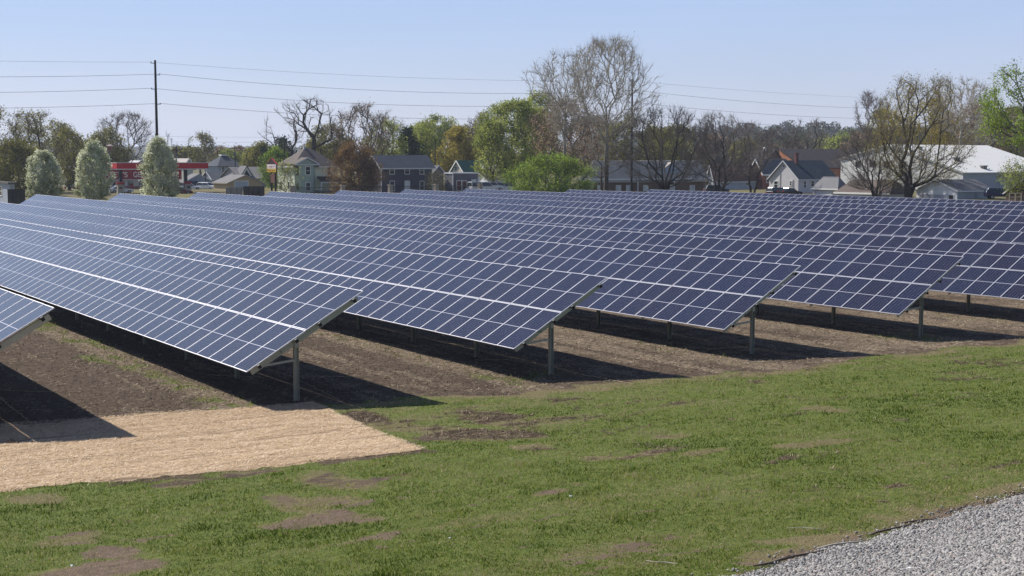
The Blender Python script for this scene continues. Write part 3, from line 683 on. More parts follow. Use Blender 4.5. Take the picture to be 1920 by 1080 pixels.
    def panel(s, face, p0, p1, q0, q1, m, name='door', d=.06, frame=None):
        a0, a1, z0, z1 = s.rect(face, p0, p1, q0, q1); mb = MB(); s.fbox(mb, face, a0, a1, z0, z1, .002, d)
        o = mb.build(name, m, s.root)
        if frame:
            mb = MB(); s.fbox(mb, face, a0-.12, a0-.002, z0, z1, .002, d+.03); s.fbox(mb, face, a1+.002, a1+.12, z0, z1, .002, d+.03); s.fbox(mb, face, a0-.12, a1+.12, z1+.002, z1+.13, .002, d+.03)
            mb.build('door_frame', frame, o)
        return o
    def rake(s, m=None, w=.2, ov=None, name='gable_trim'):      # bargeboards and eave boards
        m = m or WHITE; mb = MB(); o = .37 if ov is None else ov+.02; e, zr, Lx, Ly = s.e, s.zr, s.Lx, s.Ly
        if s.axis == 'y':
            xr = -Lx/2; sr = (zr-e)/(Lx/2)
            for sx in (1, -1):
                a = (xr+sx*(Lx/2+o), -o, e-sr*o-.05); b_ = (xr, -o, zr-.05); mb.bar(a, b_, .05, w)
            mb.bar((o+.01, -o+.03, e-sr*o-.07), (o+.01, Ly+o, e-sr*o-.07), .05, w)
        else:
            sr = (zr-e)/(Ly/2)
            for sy in (1, -1): mb.bar((o, Ly/2+sy*(Ly/2+o), e-sr*o-.05), (o, Ly/2, zr-.05), .05, w)
            mb.bar((-Lx-o, -o-.01, e-sr*o-.07), (o-.03, -o-.01, e-sr*o-.07), .05, w)
        return mb.build(name, m, s.root)
    def chimney(s, x, y, z0, z1, m, wd=.6):
        mb = MB(); mb.box(x-wd/2, x+wd/2, y-wd/2, y+wd/2, z0, z1); mb.box(x-wd/2-.06, x+wd/2+.06, y-wd/2-.06, y+wd/2+.06, z1+.002, z1+.14)
        return mb.build('chimney', m, s.roof)

RB = brick('red_brick', (.30, .105, .065), (.24, .085, .055), (.34, .30, .26)); DB = brick('dark_brown_brick', (.20, .125, .08), (.165, .10, .065), (.24, .19, .15))
# green two storey house
h = House('green_house', 'pale green two storey house with brown hip roof and front gable bay', 'house', 552, 255, 522, 634, 308, 277, 'y', siding('pale_green_siding', (.60, .63, .50), .2), shingle('brown_grey_shingles', (.125, .105, .095)), hip=1.0, ov=.55)
GS = MATS['pale_green_siding']; e = h.e
by0, by1 = 0.02, h.lr(592); mb = MB(); B = .9
prof = [(0, by0), (B, by0+.75), (B, by1-.75), (0, by1)]
mb.add([(x, q, z) for z in (-.3, e-.06) for x, q in prof], [(0,1,2,3), (7,6,5,4), (0,4,5,1), (1,5,6,2), (2,6,7,3)]); mb.build('bay', siding('grey_green_siding', (.33, .42, .36), .2), h.root)
yc = (by0+by1)/2; gw = (by1-by0)/2+.45; zt = wz(296, h.y+1)-h.gz0; zb = e-.05; mb = MB()
mb.add([(.92, yc-gw+.3, zb), (.92, yc+gw-.3, zb), (.92, yc, zt-.2), (-2.5, yc-gw+.3, zb), (-2.5, yc+gw-.3, zb), (-2.5, yc, zt-.2)], [(0,1,2), (3,5,4), (0,3,4,1)])
gb_ = mb.build('bay_gable', MATS['grey_green_siding'], h.root); mb = MB()
mb.slab([(1.25, yc-gw, zb), (1.25, yc, zt), (-4.0, yc, zt), (-4.0, yc-gw, zb)][::-1], .12); mb.slab([(1.25, yc+gw, zb), (-4.0, yc+gw, zb), (-4.0, yc, zt), (1.25, yc, zt)][::-1], .12); mb.build('bay_roof', MATS['brown_grey_shingles'], h.root)
mb = MB(); mb.bar((1.28, yc-gw, zb), (1.28, yc, zt), .05, .2); mb.bar((1.28, yc+gw, zb), (1.28, yc, zt), .05, .2); mb.bar((1.28, yc-gw, zb-.03), (1.28, yc+gw, zb-.03), .05, .2); mb.build('gable_trim', TRIM, h.root)
mb = MB(); o_ = .58; Ly, Lx = h.Ly, h.Lx; mb.box(o_, o_+.04, by1+.5, Ly+o_, e-.62, e-.40); mb.box(-Lx-o_, o_, -o_-.04, -o_, e-.62, e-.40); mb.build('eave_board', WHITE, h.root)
def baywin(p0, p1, q0, q1, d=B):
    a0, a1, z0, z1 = h.rect('r', p0, p1, q0, q1); mb = MB()
    for (u0, u1, v0, v1, dd) in ((a0-.13, a1+.13, z1, z1+.13, .07), (a0-.13, a1+.13, z0-.13, z0, .09), (a0-.13, a0, z0, z1, .06), (a1, a1+.13, z0, z1, .06), (a0, a1, (z0+z1)/2-.03, (z0+z1)/2+.03, .04)): mb.box(d, d+dd, u0, u1, v0, v1)
    w_ = mb.build('window', WHITE, h.root); mb = MB(); mb.box(d+.002, d+.014, a0+.003, a1-.003, z0+.003, z1-.003); mb.build('pane', GLASS, w_)
baywin(571, 579, 313, 327); baywin(571, 579, 343, 357)
for q0, q1 in ((312, 330), (343, 357)):              # windows on the slanted bay side
    z0, z1 = wz(q1, h.y)-h.gz0, wz(q0, h.y)-h.gz0; a = Vector((0, by0, 0)); bb = Vector((B, by0+.75, 0)); dr_ = (bb-a).normalized(); nrm = Vector((dr_.y, -dr_.x, 0)); mb = MB()
    p, q = a+dr_*.25, a+dr_*.95
    mb.bar(p+nrm*.02+Vector((0,0,(z0+z1)/2)), q+nrm*.02+Vector((0,0,(z0+z1)/2)), .04, z1-z0); w_ = mb.build('window', plain('grey_window_frame', (.25, .28, .26)), h.root)
    mb = MB(); p, q = a+dr_*.33, a+dr_*.87; mb.bar(p+nrm*.045+Vector((0,0,(z0+z1)/2)), q+nrm*.045+Vector((0,0,(z0+z1)/2)), .02, z1-z0-.2); mb.build('pane', GLASS, w_)
h.window('r', 615, 620, 312, 328); h.window('l', 540, 543, 312, 329); h.window('l', 526, 529, 341, 353); h.window('l', 541, 544, 341, 355)
pa0, pa1 = by1+.1, Ly+.1; zp = wz(339, h.y+3)-h.gz0; mb = MB()
mb.slab([(2.3, pa0, zp), (2.3, pa1, zp), (0.02, pa1-.3, zp+.85), (0.02, pa0+.3, zp+.85)], .14); mb.build('porch_roof', shingle('dark_porch_shingles', (.055, .05, .045)), h.root)
mb = MB(); mb.box(2.0, 2.2, pa0+.1, pa1-.1, zp-.4, zp-.145); mb.build('porch_beam', TRIM, h.root)
for q in (pa0+.2, (pa0+pa1)/2+.4, pa1-.25):
    mb = MB(); mb.box(2.02, 2.2, q-.1, q+.1, -.3, zp-.402); mb.build('porch_post', TRIM, h.root)
mb = MB(); mb.box(0, 2.3, pa0, pa1, -.3, .45); mb.build('porch_floor', plain('porch_grey', (.2, .19, .17)), h.root)
h.chimney(-Lx*.5, Ly*.5-.6, h.zr-.6, h.zr+.25, TRIM, .4)

# dark purple grey house
h = House('dark_house', 'dark purple grey two storey house with white framed windows', 'house', 715, 258, 692, 810, 311, 291, 'y', siding('dark_purple_siding', (.075, .072, .098), .17), shingle('blue_grey_shingles', (.085, .092, .115), .3), ov=.6)
h.rake(TRIM, .22, .6)
for p0, p1 in ((732, 740), (760, 768), (788, 795)): h.window('r', p0, p1, 314, 326)
for p0, p1 in ((732, 740), (788, 795)): h.window('r', p0, p1, 340, 357)
h.panel('r', 760, 768, 340, 365, WHITE, 'door', .06, WHITE); h.window('r', 762, 766, 338.2, 339.6, bars=0, fr=.03)
h.window('l', 701, 705, 316, 326)
mb = MB(); mb.box(.0, .12, -.08, .0, -.3, h.e-.1); mb.build('corner_board', TRIM, h.root); mb = MB(); mb.box(0, .1, h.Ly-.05, h.Ly+.06, -.3, h.e-.1); mb.build('corner_board', TRIM, h.root)
# annex and low house behind
h = House('flat_annex', 'low flat roofed purple grey annex with reddish double window', 'annex', 849, 262, 834, 896, 326, 320, 'y', siding('annex_siding', (.13, .125, .155), .18), plain('pale_roof_edge', (.55, .56, .6)), flat=True, ov=.12)
h.window('r', 857, 865, 339, 357, pane=glassmat('reddish_glass', (.10, .035, .03))); h.window('r', 867, 874.5, 339, 357, pane=MATS['reddish_glass']); h.panel('r', 884, 893, 336, 362, WHITE)
mb = MB(); mb.box(.0, .12, -.06, .06, -.3, h.e); mb.build('corner_board', TRIM, h.root)
h = House('low_house', 'low grey gabled house between the dark house and the flat annex', 'house', 812, 268, 806, 832, 322, 310, 'x', siding('blue_grey_siding', (.16, .17, .21), .18), shingle('grey_shingles', (.11, .11, .115)), ov=.3); h.rake(TRIM, .18, .3); h.window('r', 818, 823, 326, 336)
h = House('green_roof_house', 'house with dark green metal roof and white gable trim', 'house', 870, 290, 847, 920, 321, 301, 'y', siding('cream_siding', (.46, .43, .36), .2), plain('green_metal_roof', (.018, .075, .062), .5, .2, .6), ov=.4); h.rake(WHITE, .3, .4)
mb = MB(); x0_ = .35; y0_ = h.Ly*.72
mb.box(-h.Lx*.25, .25, y0_, y0_+2.6, h.e+.1, h.e+1.5); mb.build('dormer', WHITE, h.root)
h.window('l', 853, 858, 313, 320)
h = House('white_garage', 'small white garage with grey roof behind the white vans', 'garage', 917, 285, 886, 962, 341, 325, 'y', siding('white_siding', (.72, .73, .75), .2), shingle('slate_shingles', (.10, .105, .12)), ov=.3); h.rake(WHITE, .25, .3); h.panel('l', 891, 909, 345, 360, TRIM, 'garage_door')
h.window('r', 930, 936, 344, 352)

# houses behind the petrol station
h = House('tan_house', 'tan gabled garage with blue grey door behind the dark fence', 'garage', 428, 275, 402, 492, 342, 328, 'x', siding('tan_siding', (.38, .30, .19), .2), shingle('warm_grey_shingles', (.17, .165, .165)), ov=.35); h.panel('r', 442, 466, 340, 372, plain('blue_grey_door', (.34, .38, .45)), 'garage_door', .05, WHITE); h.rake(plain('tan_trim', (.3, .27, .22)), .2)
h = House('pale_blue_garage', 'pale blue garage with shallow gable right of the petrol canopy column', 'garage', 344, 300, 334, 402, 342, 326, 'x', siding('pale_blue_siding', (.33, .37, .44), .2), MATS['warm_grey_shingles'], ov=.3); h.panel('r', 357, 372, 338, 362, plain('blue_grey_door2', (.27, .31, .38)), 'garage_door'); h.rake(TRIM, .2, .3)
h = House('mansard_house', 'blue grey house with big dark mansard roof and white cap', 'house', 410, 345, 388, 456, 310, 291.5, 'y', siding('steel_blue_siding', (.30, .35, .42), .25), shingle('dark_slate', (.06, .068, .085)), hip=.8, ov=.5)
mb = MB(); mb.box(-h.Lx*.6, -h.Lx*.4, h.Ly*.35, h.Ly*.6, h.zr-.1, h.zr+.25); mb.build('roof_cap', WHITE, h.root)
for p in (418, 432, 446): h.window('r', p, p+5, 313, 322)
h = House('long_grey_house', 'long grey roofed house with a small white dormer gable left of the pole sign', 'house', 452, 310, 415, 520, 334, 313, 'y', siding('grey_siding', (.28, .28, .29), .2), shingle('mid_grey_shingles', (.16, .158, .162)), ov=.4)
mb = MB(); q = h.lr(468); zz = h.e; mb.add([(-1.2, q-1.5, zz+.3), (-1.2, q+1.5, zz+.3), (-1.2, q, zz+2.6), (-1.5, q-1.5, zz+.3), (-1.5, q+1.5, zz+.3), (-1.5, q, zz+2.6)], [(0,1,2), (5,4,3), (0,2,5,3), (1,4,5,2), (0,3,4,1)]); mb.build('dormer', WHITE, h.root)
mb = MB(); mb.slab([(-1.0, q-1.7, zz+.2), (-1.0, q, zz+2.75), (-5, q, zz+2.75), (-5, q-1.7, zz+.2)][::-1], .1); mb.slab([(-1.0, q+1.7, zz+.2), (-5, q+1.7, zz+.2), (-5, q, zz+2.75), (-1.0, q, zz+2.75)][::-1], .1); mb.build('dormer_roof', MATS['mid_grey_shingles'], h.root)
mb = MB(); mb.add([(-1.17, q-.8, zz+.5), (-1.17, q+.8, zz+.5), (-1.17, q, zz+1.9)], [(0,1,2)]); mb.slab([(-1.16, q-.8, zz+.5), (-1.16, q+.8, zz+.5), (-1.16, q, zz+1.9)], .03); mb.build('dormer_window', GLASS, h.root)
h = House('small_blue_house', 'small slate roofed house between the pale blue garage and the tan garage', 'house', 398, 318, 380, 424, 335, 321, 'y', siding('slate_blue_siding', (.20, .23, .29), .2), shingle('dark_blue_shingles', (.07, .08, .10)), ov=.3); h.window('r', 404, 409, 336, 342); h.rake(TRIM, .2, .3)
h = House('pale_roof_house', 'pale roofed gable house showing above the petrol canopy', 'house', 347, 360, 322, 364, 307, 297, 'x', siding('pale_green_grey', (.36, .38, .34), .2), plain('pale_tan_roof', (.34, .31, .29)), ov=.4); h.rake(WHITE, .25, .4); h.window('r', 352, 357, 308, 314)
h = House('grey_roof_house', 'grey roofed house just showing behind the petrol canopy between the white trees', 'house', 250, 345, 236, 282, 308, 301, 'x', MATS['grey_siding'], plain('light_grey_roof', (.42, .42, .44)), ov=.4); h.window('r', 260, 264, 309, 314)

# right hand side
h = House('brick_apartment', 'long low dark brick building with grey roof behind the bare trees', 'building', 1108, 262, 1090, 1327, 331, 301, 'y', DB, shingle('weathered_grey_shingles', (.40, .365, .32), .3), hip=1.0, ov=.6, rp=.5)
mb = MB(); mb.box(.62, .67, -.6, h.Ly+.6, h.e-.75, h.e-.42); mb.box(-h.Lx-.6, .62, -.67, -.62, h.e-.75, h.e-.42); mb.build('fascia', WHITE, h.root)
for p0, p1 in ((1104, 1110), (1120, 1127), (1155, 1163), (1174, 1182), (1206, 1214), (1253, 1261), (1293, 1301)): h.window('r', p0, p1, 348, 362, pane=glassmat('pale_curtain', (.35, .36, .37)))
for p in (1188, 1256, 1322):
    q = h.lr(p); mb = MB(); mb.box(1.2, 1.35, q-.08, q+.08, -.3, h.e-.3); mb.build('porch_post', WHITE, h.root)
q0, q1 = h.lr(1226), h.lr(1290); zq = wz(306, h.y+9)-h.gz0; mb = MB(); qc = (q0+q1)/2
mb.add([(-.3, q0, h.e-.2), (-.3, q1, h.e-.2), (-.3, qc, zq), (-7, q0, h.e-.2), (-7, q1, h.e-.2), (-7, qc, zq)], [(0,1,2), (3,5,4), (0,3,4,1)]); mb.build('dormer_gable', siding('pale_blue_gable', (.34, .40, .52), .2), h.root)
mb = MB(); mb.slab([(.1, q0-.3, h.e-.3), (.1, qc, zq+.1), (-8, qc, zq+.1), (-8, q0-.3, h.e-.3)][::-1], .12); mb.slab([(.1, q1+.3, h.e-.3), (-8, q1+.3, h.e-.3), (-8, qc, zq+.1), (.1, qc, zq+.1)][::-1], .12); mb.build('dormer_roof', MATS['weathered_grey_shingles'], h.root)
h = House('pale_house', 'pale blue grey house behind the second dark bare tree', 'house', 1338, 285, 1326, 1420, 331, 309, 'y', siding('pale_grey_blue_siding', (.42, .46, .52), .2), plain('brown_red_roof', (.15, .085, .07), .9), ov=.4); h.window('r', 1397, 1406, 339, 347); h.window('r', 1352, 1360, 339, 349); h.rake(TRIM, .22, .4)
h = House('red_brick_house', 'red brick house with grey roof and white eave, left of the pale gable house', 'house', 1430, 290, 1406, 1480, 321, 298, 'y', RB, shingle('slate_grey_shingles', (.11, .115, .13)), ov=.5); h.rake(WHITE, .3, .5); h.window('r', 1436, 1441, 330, 342)
h = House('pale_gable_house', 'pale grey house with slate roof and brick chimney, gable to the field', 'house', 1497, 255, 1441, 1566, 334, 301, 'y', siding('pale_lilac_siding', (.56, .55, .56), .18), shingle('dark_slate_shingles', (.062, .075, .088), .25), ov=.3); h.rake(TRIM, .2, .3)
h.window('l', 1450.5, 1457, 340, 351.5); h.window('l', 1479.5, 1483, 340, 347.5); h.window('l', 1466.5, 1468.5, 309, 313, bars=0, frame=TRIM); h.window('r', 1505.5, 1509.5, 340, 352); h.window('r', 1519, 1525, 340, 349); h.window('r', 1531, 1537, 340, 347)
h.chimney(-h.Lx*.42, 2.6, h.zr-1.2, h.zr+1.3, plain('dark_red_brick', (.14, .065, .06)), .6)
mb = MB(); a, a1, z0, z1 = h.rect('l', 1461.5, 1462.5, 322, 360); mb.tube([(a, -.07, -.2), (a, -.07, h.e+1.2)], .05, 6); a = h.rect('l', 1486, 1487, 322, 350)[0]; mb.tube([(a, -.07, 1), (a, -.07, h.e-.3)], .05, 6); mb.build('conduit', plain('grey_pipe', (.3, .3, .31)), h.root)
h = House('dark_roof_hall', 'large hall with dark brown roof and orange brick gable end', 'building', 1509, 330, 1459, 1680, 314, 279, 'y', brick('orange_brick', (.46, .19, .10), (.40, .16, .085), (.42, .32, .25)), shingle('dark_plum_shingles', (.055, .048, .05), .15), rp=1.0, ov=.3)
h = House('brown_roof_hall', 'building with near black brown roof behind the dark bare tree', 'building', 1440, 335, 1404, 1462, 297, 281, 'x', plain('brown_wall', (.14, .11, .09)), shingle('black_brown_shingles', (.035, .03, .03)), ov=.4); mb = MB(); mb.tube([(0, 0, 0), (0, 0, .5), (0, 0, .9)], [.35, .55, .2], 10); o = mb.build('roof_vent', WHITE, h.root); o.location = (-h.Lx*.4, h.Ly*.3, h.zr-.2)
h = House('hip_garage', 'pale garage with grey hip roof beside the pale gable house', 'garage', 1571, 238, 1523, 1590, 352, 332, 'x', siding('pale_stone_siding', (.50, .48, .47), .2), shingle('light_grey_shingles', (.19, .19, .20)), hip=.8, ov=.3)
mb = MB(); mb.box(-h.Lx-.33, .33, -.36, -.31, h.e-.42, h.e-.17); mb.build('fascia', WHITE, h.root); h.panel('l', 1530, 1560, 358, 372, TRIM, 'garage_door')
h = House('brown_roof_garage', 'low garage with worn red brown roof behind the bare tree trunks', 'garage', 1668, 226, 1568, 1705, 360, 338, 'x', siding('white_grey_siding', (.60, .59, .57), .2), shingle('red_brown_shingles', (.125, .10, .09), .3), hip=.5, ov=.4)
mb = MB(); mb.box(-h.Lx-.43, .43, -.46, -.41, h.e-.5, h.e-.2); mb.build('fascia', WHITE, h.root); h.panel('l', 1590, 1620, 364, 376, TRIM, 'garage_door')
h = House('white_metal_building', 'big white metal building with low white roof and four dark gable windows', 'building', 1806, 262, 1574, 1990, 323, 271, 'y', siding('white_ribbed_metal', (.60, .60, .58), .9, True), plain('white_membrane_roof', (.66, .655, .62), .6, .05, .4), rp=.6, ov=.25, left_eave=297, roofth=.2)
h.walls.data.materials.append(siding('shaded_white_metal', (.30, .33, .37), .9, True))  # greyer copy of the white metal, shade painted into the side wall
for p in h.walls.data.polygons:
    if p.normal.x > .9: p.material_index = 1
for p0, p1 in ((1602, 1611), (1628, 1639), (1655, 1665), (1684, 1695)): h.window('l', p0, p1, 303.5, 312, frame=plain('dark_frame', (.08, .075, .07)), pane=glassmat('dark_pane', (.03, .027, .025)), bars=0)
h.panel('r', 1864, 1872, 341, 362, plain('grey_door', (.24, .27, .31)), 'door', .06, plain('door_edge', (.4, .42, .45))); h.panel('r', 1866, 1870.5, 329, 332, BLACK, 'wall_vent', .3)
mb = MB(); mb.bar((.29, -.28, h.e-.1), (-h.Lx*.6, -.28, h.zr-.1), .05, .3); mb.bar((-h.Lx*.6, -.28, h.zr-.1), (-h.Lx-.25, -.28, wz(297, h.y+.838*h.Lx)-h.gz0-.1), .05, .3); mb.bar((.29, -.2, h.e-.2), (.29, h.Ly, h.e-.2), .06, .22); mb.build('eave_trim', plain('grey_trim', (.36, .37, .36)), h.root)
vent = plain('dark_vent', (.16, .155, .145)); sr = (h.zr-h.e)/(h.Lx*.6)
for (x, q, s_) in ((-h.Lx*.5, 6.0, .7), (-h.Lx*.24, 7.5, .9), (-h.Lx*.07, 9.0, .9), (-h.Lx*.08, 20.5, .6)):
    mb = MB(); zz = h.e-sr*x; mb.box(x-s_*.4, x+s_*.4, q-s_*.6, q+s_*.6, zz-.3, zz+.5*s_); mb.box(x-s_*.55, x+s_*.55, q-s_*.8, q+s_*.8, zz+.5*s_+.003, zz+.72*s_); mb.build('roof_vent', vent, h.roof)
h = House('white_gable_garage', 'bright white garage with grey roof just behind the last panel row', 'garage', 1795, 215, 1716, 1862, 357, 337, 'y', siding('bright_white_siding', (.82, .82, .81), .2), shingle('cool_grey_shingles', (.145, .145, .155)), hip=0, ov=.25); h.rake(WHITE, .2, .25)
h.walls.data.materials.append(siding('shaded_white_siding', (.36, .40, .43), .2))  # second siding tone paints the unlit side of the white garage darker
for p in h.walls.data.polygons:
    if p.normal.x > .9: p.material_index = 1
h.panel('l', 1724, 1773, 365, 386, plain('light_grey_door', (.46, .46, .48)), 'garage_door', .05, WHITE); h.window('l', 1778, 1786, 366, 374, pane=glassmat('black_pane', (.008, .008, .008)), bars=0); h.panel('r', 1826, 1831, 362, 384, plain('grey_side_door', (.28, .31, .34)), 'door')
h = House('brown_shed', 'dark brown shed with white roof edge at the right side of the photo', 'shed', 1960, 196, 1884, 2010, 362, 334, 'y', plain('brown_boards', (.10, .065, .05)), shingle('shed_shingles', (.13, .11, .10)), ov=.3); h.rake(WHITE, .16, .3); h.panel('l', 1915, 1945, 362, 385, plain('shed_door', (.13, .09, .07)))
h = House('grey_shed', 'pale blue grey shed at the left edge behind the panels', 'shed', 18, 190, -30, 30, 345, 338, 'y', siding('pale_blue_grey_shed', (.36, .39, .44), .2), plain('dark_shed_roof', (.08, .075, .07)), ov=.3, flat=True); h.window('l', 0, 6, 350, 366)

# ------------------------------------------------------------------ petrol station: store, canopy, pole sign
RED = plain('store_red', (.30, .012, .018), .5, .12, .5); REDB = plain('canopy_red', (.48, .012, .016), .45, .1, .5)
h = House('convenience_store', 'cream and brick store with red lettered band behind the petrol canopy', 'store', 122, 285, 112, 338, 320, 318, 'y', plain('cream_wall', (.58, .53, .44)), plain('grey_flat_roof', (.30, .29, .28)), flat=True, ov=-.4)
zb = wz(337, h.y)-h.gz0; mb = MB(); mb.box(.003, .5, -.5, h.Ly+.4, zb, h.e+.35); mb.box(-h.Lx-.3, .003, -.5, -.003, zb, h.e+.35); mb.build('red_band', RED, h.root)
mb = MB(); mb.box(.502, .56, -.56, h.Ly+.4, zb-.16, zb-.003); mb.build('band_trim', TRIM, h.root)
zk = max(.6, wz(355, h.y)-h.gz0); mb = MB(); mb.box(.003, .12, 0, h.Ly, -.3, zk); mb.box(-h.Lx, .0, -.12, -.003, -.3, zk); mb.build('brick_base', RB, h.root)
for p0, p1 in ((213, 219), (228, 236), (241, 252), (262, 280), (285, 300)): h.window('r', p0, p1, 340, 357, frame=TRIM)
h.panel('r', 246, 252, 345, 362, RED, 'poster', .2)
CREAM = plain('letter_cream', (.78, .74, .62), .6, .04)
def lettering(body, parent, m, w0, w1, z0, z1, yy, east=False):
    cu = bpy.data.curves.new('lettering', 'FONT'); cu.body = body; cu.size = 1; cu.extrude = .008; cu.offset = .012
    to = bpy.data.objects.new('tmp', cu); COL.objects.link(to); bpy.context.view_layer.update()
    tm = bpy.data.meshes.new_from_object(to.evaluated_get(bpy.context.evaluated_depsgraph_get())); bpy.data.objects.remove(to)
    co = np.array([v.co[:] for v in tm.vertices]); a, b = co.min(0), co.max(0); sx, sz = (w1-w0)/(b[0]-a[0]), (z1-z0)/(b[1]-a[1])
    o = link('lettering', tm, parent, [m]); o.scale = (sx, sz, 1)
    if east: o.rotation_euler = (math.pi/2, 0, math.pi/2); o.location = (yy, w0-a[0]*sx, z0-a[1]*sz)
    else: o.rotation_euler = (math.pi/2, 0, 0); o.location = (w0-a[0]*sx, yy, z0-a[1]*sz)
lettering("CASEY'S", h.root, CREAM, h.lr(186), h.lr(240.5), zb+.42, zb+1.62, .515, True); lettering("GENERAL STORE", h.root, CREAM, h.lr(251), h.lr(336), zb+.42, zb+1.62, .515, True)
for i, (q, s_) in enumerate(((.8, .8), (2.6, 1.1), (4.4, .7))):
    mb = MB(); mb.box(-3.4, -2.2, q, q+1.2*s_, h.e+.25, h.e+.6+.5*s_); mb.build('roof_unit', plain('roof_unit_grey', (.36, .36, .36), .6), h.root)
# canopy over the pumps
y = 250; h0 = wz(317, y); h1 = wz(306, y); X = wx(219, y, h1); kx = (204-960)/F; kr = (393-960)/F
Lx = (X-kx*y)/(.545+.838*kx); Ly = (kr*y-X)/(.838-.545*kr); g0 = gz(X, y); can = empty('fuel_canopy', (X, y, g0), A); tag(can, 'red flat fuel canopy on two dark columns', 'canopy')
mb = MB(); mb.box(-Lx, 0, 0, Ly, h0-g0+.05, h1-g0); mb.build('canopy_fascia', REDB, can, .05)
mb = MB(); mb.box(-Lx+.1, -.1, .1, Ly-.1, h0-g0-.12, h0-g0+.048); mb.build('canopy_soffit', WHITE, can)
mb = MB(); mb.box(-Lx-.02, .03, -.03, Ly+.03, h1-g0+.002, h1-g0+.14); mb.build('canopy_edge', plain('canopy_edge_grey', (.45, .40, .38)), can)
mb = MB(); mb.box(-Lx*.62, -Lx*.42, -.03, -.003, h0-g0+.45, h1-g0-.3); mb.build('emblem', plain('emblem_cream', (.75, .6, .5)), can)
for px in (224, 354):
    q = max(1.0, ((px-960)/F*(y)-X)/(.838-.545*(px-960)/F)); mb = MB(); mb.box(-1.55, -.95, q-.28, q+.28, -.3, h0-g0-.122); mb.box(-1.75, -.75, q-.6, q+.6, -.3, .3); mb.build('canopy_column', plain('black_column', (.018, .018, .024), .5), can)
def gas_pump(px, y, label):
    X = wx(px, y); g0 = gz(X, y); t = empty('fuel_pump', (X, y, g0), A); tag(t, label, 'fuel pump', 'fuel pumps')
    mb = MB(); mb.box(-.35, .35, -.55, .55, 0, 1.45); mb.box(-.3, .3, -.5, .5, 1.453, 1.75); mb.build('cabinet', plain('pump_tan', (.36, .31, .24)), t, .04)
    mb = MB(); mb.box(-.42, .42, -.62, .62, 1.755, 2.15); mb.build('topper', RED, t); mb = MB(); mb.box(.352, .37, -.3, .3, .9, 1.3); mb.build('screen', GLASS, t)
gas_pump(225, 249, 'fuel pump below the left column of the red canopy'); gas_pump(352, 256, 'fuel pump below the right column of the red canopy')
# pole sign
y = 205; X = wx(518, y, 7); kx = (502.5-960)/F; kr = (522-960)/F; Lx = (X-kx*y)/(.545+.838*kx); Ly = (kr*y-X)/(.838-.545*kr); g0 = gz(X, y)
sg = empty('pole_sign', (X, y, g0), A); tag(sg, 'red roofed station sign on two black posts with white and yellow panels', 'sign')
zt, za, zb_, zc_, zd = [wz(q, y)-g0 for q in (297, 307.5, 316, 316.6, 323.2)]
mb = MB(); mb.add([(-Lx, 0, zd), (0, 0, zd), (0, 0, za), (-Lx/2, 0, zt), (-Lx, 0, za), (-Lx, Ly, zd), (0, Ly, zd), (0, Ly, za), (-Lx/2, Ly, zt), (-Lx, Ly, za)], [(0,1,2,3,4), (9,8,7,6,5), (0,5,6,1), (1,6,7,2), (4,9,5,0)]); mb.build('sign_box', plain('sign_dark_brown', (.03, .012, .012), .5), sg)
mb = MB(); mb.slab([(.12, -.05, za-.05), (.12, Ly+.05, za-.05), (-Lx/2, Ly+.05, zt+.08), (-Lx/2, -.05, zt+.08)], .07); mb.slab([(-Lx/2, -.05, zt+.08), (-Lx/2, Ly+.05, zt+.08), (-Lx-.12, Ly+.05, za-.05), (-Lx-.12, -.05, za-.05)], .07); mb.build('sign_roof', plain('sign_roof_red', (.30, .035, .04), .5), sg)
mb = MB(); mb.box(-Lx+.06, -.06, -.05, -.003, zb_, za-.08); wp = mb.build('white_panel', WHITE, sg); mb = MB(); mb.box(-Lx+.06, -.06, -.05, -.003, zd+.03, zc_); yp = mb.build('yellow_panel', plain('sign_yellow', (.70, .42, .03), .5, .08), sg)
lettering("CASEY'S", wp, RED, -Lx+.16, -.16, zb_+.14, za-.22, -.058); lettering("PIZZA", yp, plain('sign_black', (.02, .02, .02)), -Lx+.2, -.2, zd+.15, zc_-.12, -.058)
for f in (.36, .78):
    mb = MB(); mb.box(-Lx*(1-f)-.11, -Lx*(1-f)+.11, Ly*.3, Ly*.3+.22, -.3, zd); mb.build('post', plain('black_post', (.014, .014, .016), .5), sg)
mb = MB(); a = wz(327, y)-g0; mb.box(-Lx*.62, -Lx*.2, .0, .12, a-1.3, a+.1); mb.build('price_board', plain('dim_board', (.12, .05, .045)), sg)

# ------------------------------------------------------------------ fences and walls
def fence(name, label, p0, p1, y0, top, bot, m, kind, post_m=None, n=8):
    X0 = wx(p0, y0); k1 = (p1-960)/F; L = (k1*y0-X0)/(.838-.545*k1); g0 = gz(X0, y0); H_ = wz(top, y0)-g0
    t = empty(name, (X0, y0, g0), A); tag(t, label, 'fence')
    mb = MB()
    if kind == 'board':
        q = 0
        while q < L-.05: mb.box(-.012, .012, q, min(q+.145, L), .02, H_-.05+random.uniform(-.03, .03)); q += .155
    else:
        mb.box(-.02, .02, 0, L, H_-.12, H_-.07); mb.box(-.02, .02, 0, L, .15, .2); q = .1
        while q < L: mb.box(-.011, .011, q-.011, q+.011, .2, H_); q += .125
    mb.build('boards' if kind == 'board' else 'railing', m, t)
    for i in range(n+1):
        q = L*i/n; mb = MB()
        if kind == 'pillar': mb.box(-.3, .3, q-.3, q+.3, -.3, H_+.1); mb.box(-.36, .36, q-.36, q+.36, H_+.103, H_+.22)
        else: mb.box(.014, .11, q-.05, q+.05, -.3, H_)
        mb.build('pillar' if kind == 'pillar' else 'post', post_m or m, t)
    return t
DKW = plain('dark_fence_boards', (.045, .04, .036), .9, .3, 3)
fence('board_fence', 'dark board fence in front of the tan garage', 456, 496, 225, 349, 380, DKW, 'board', n=4)
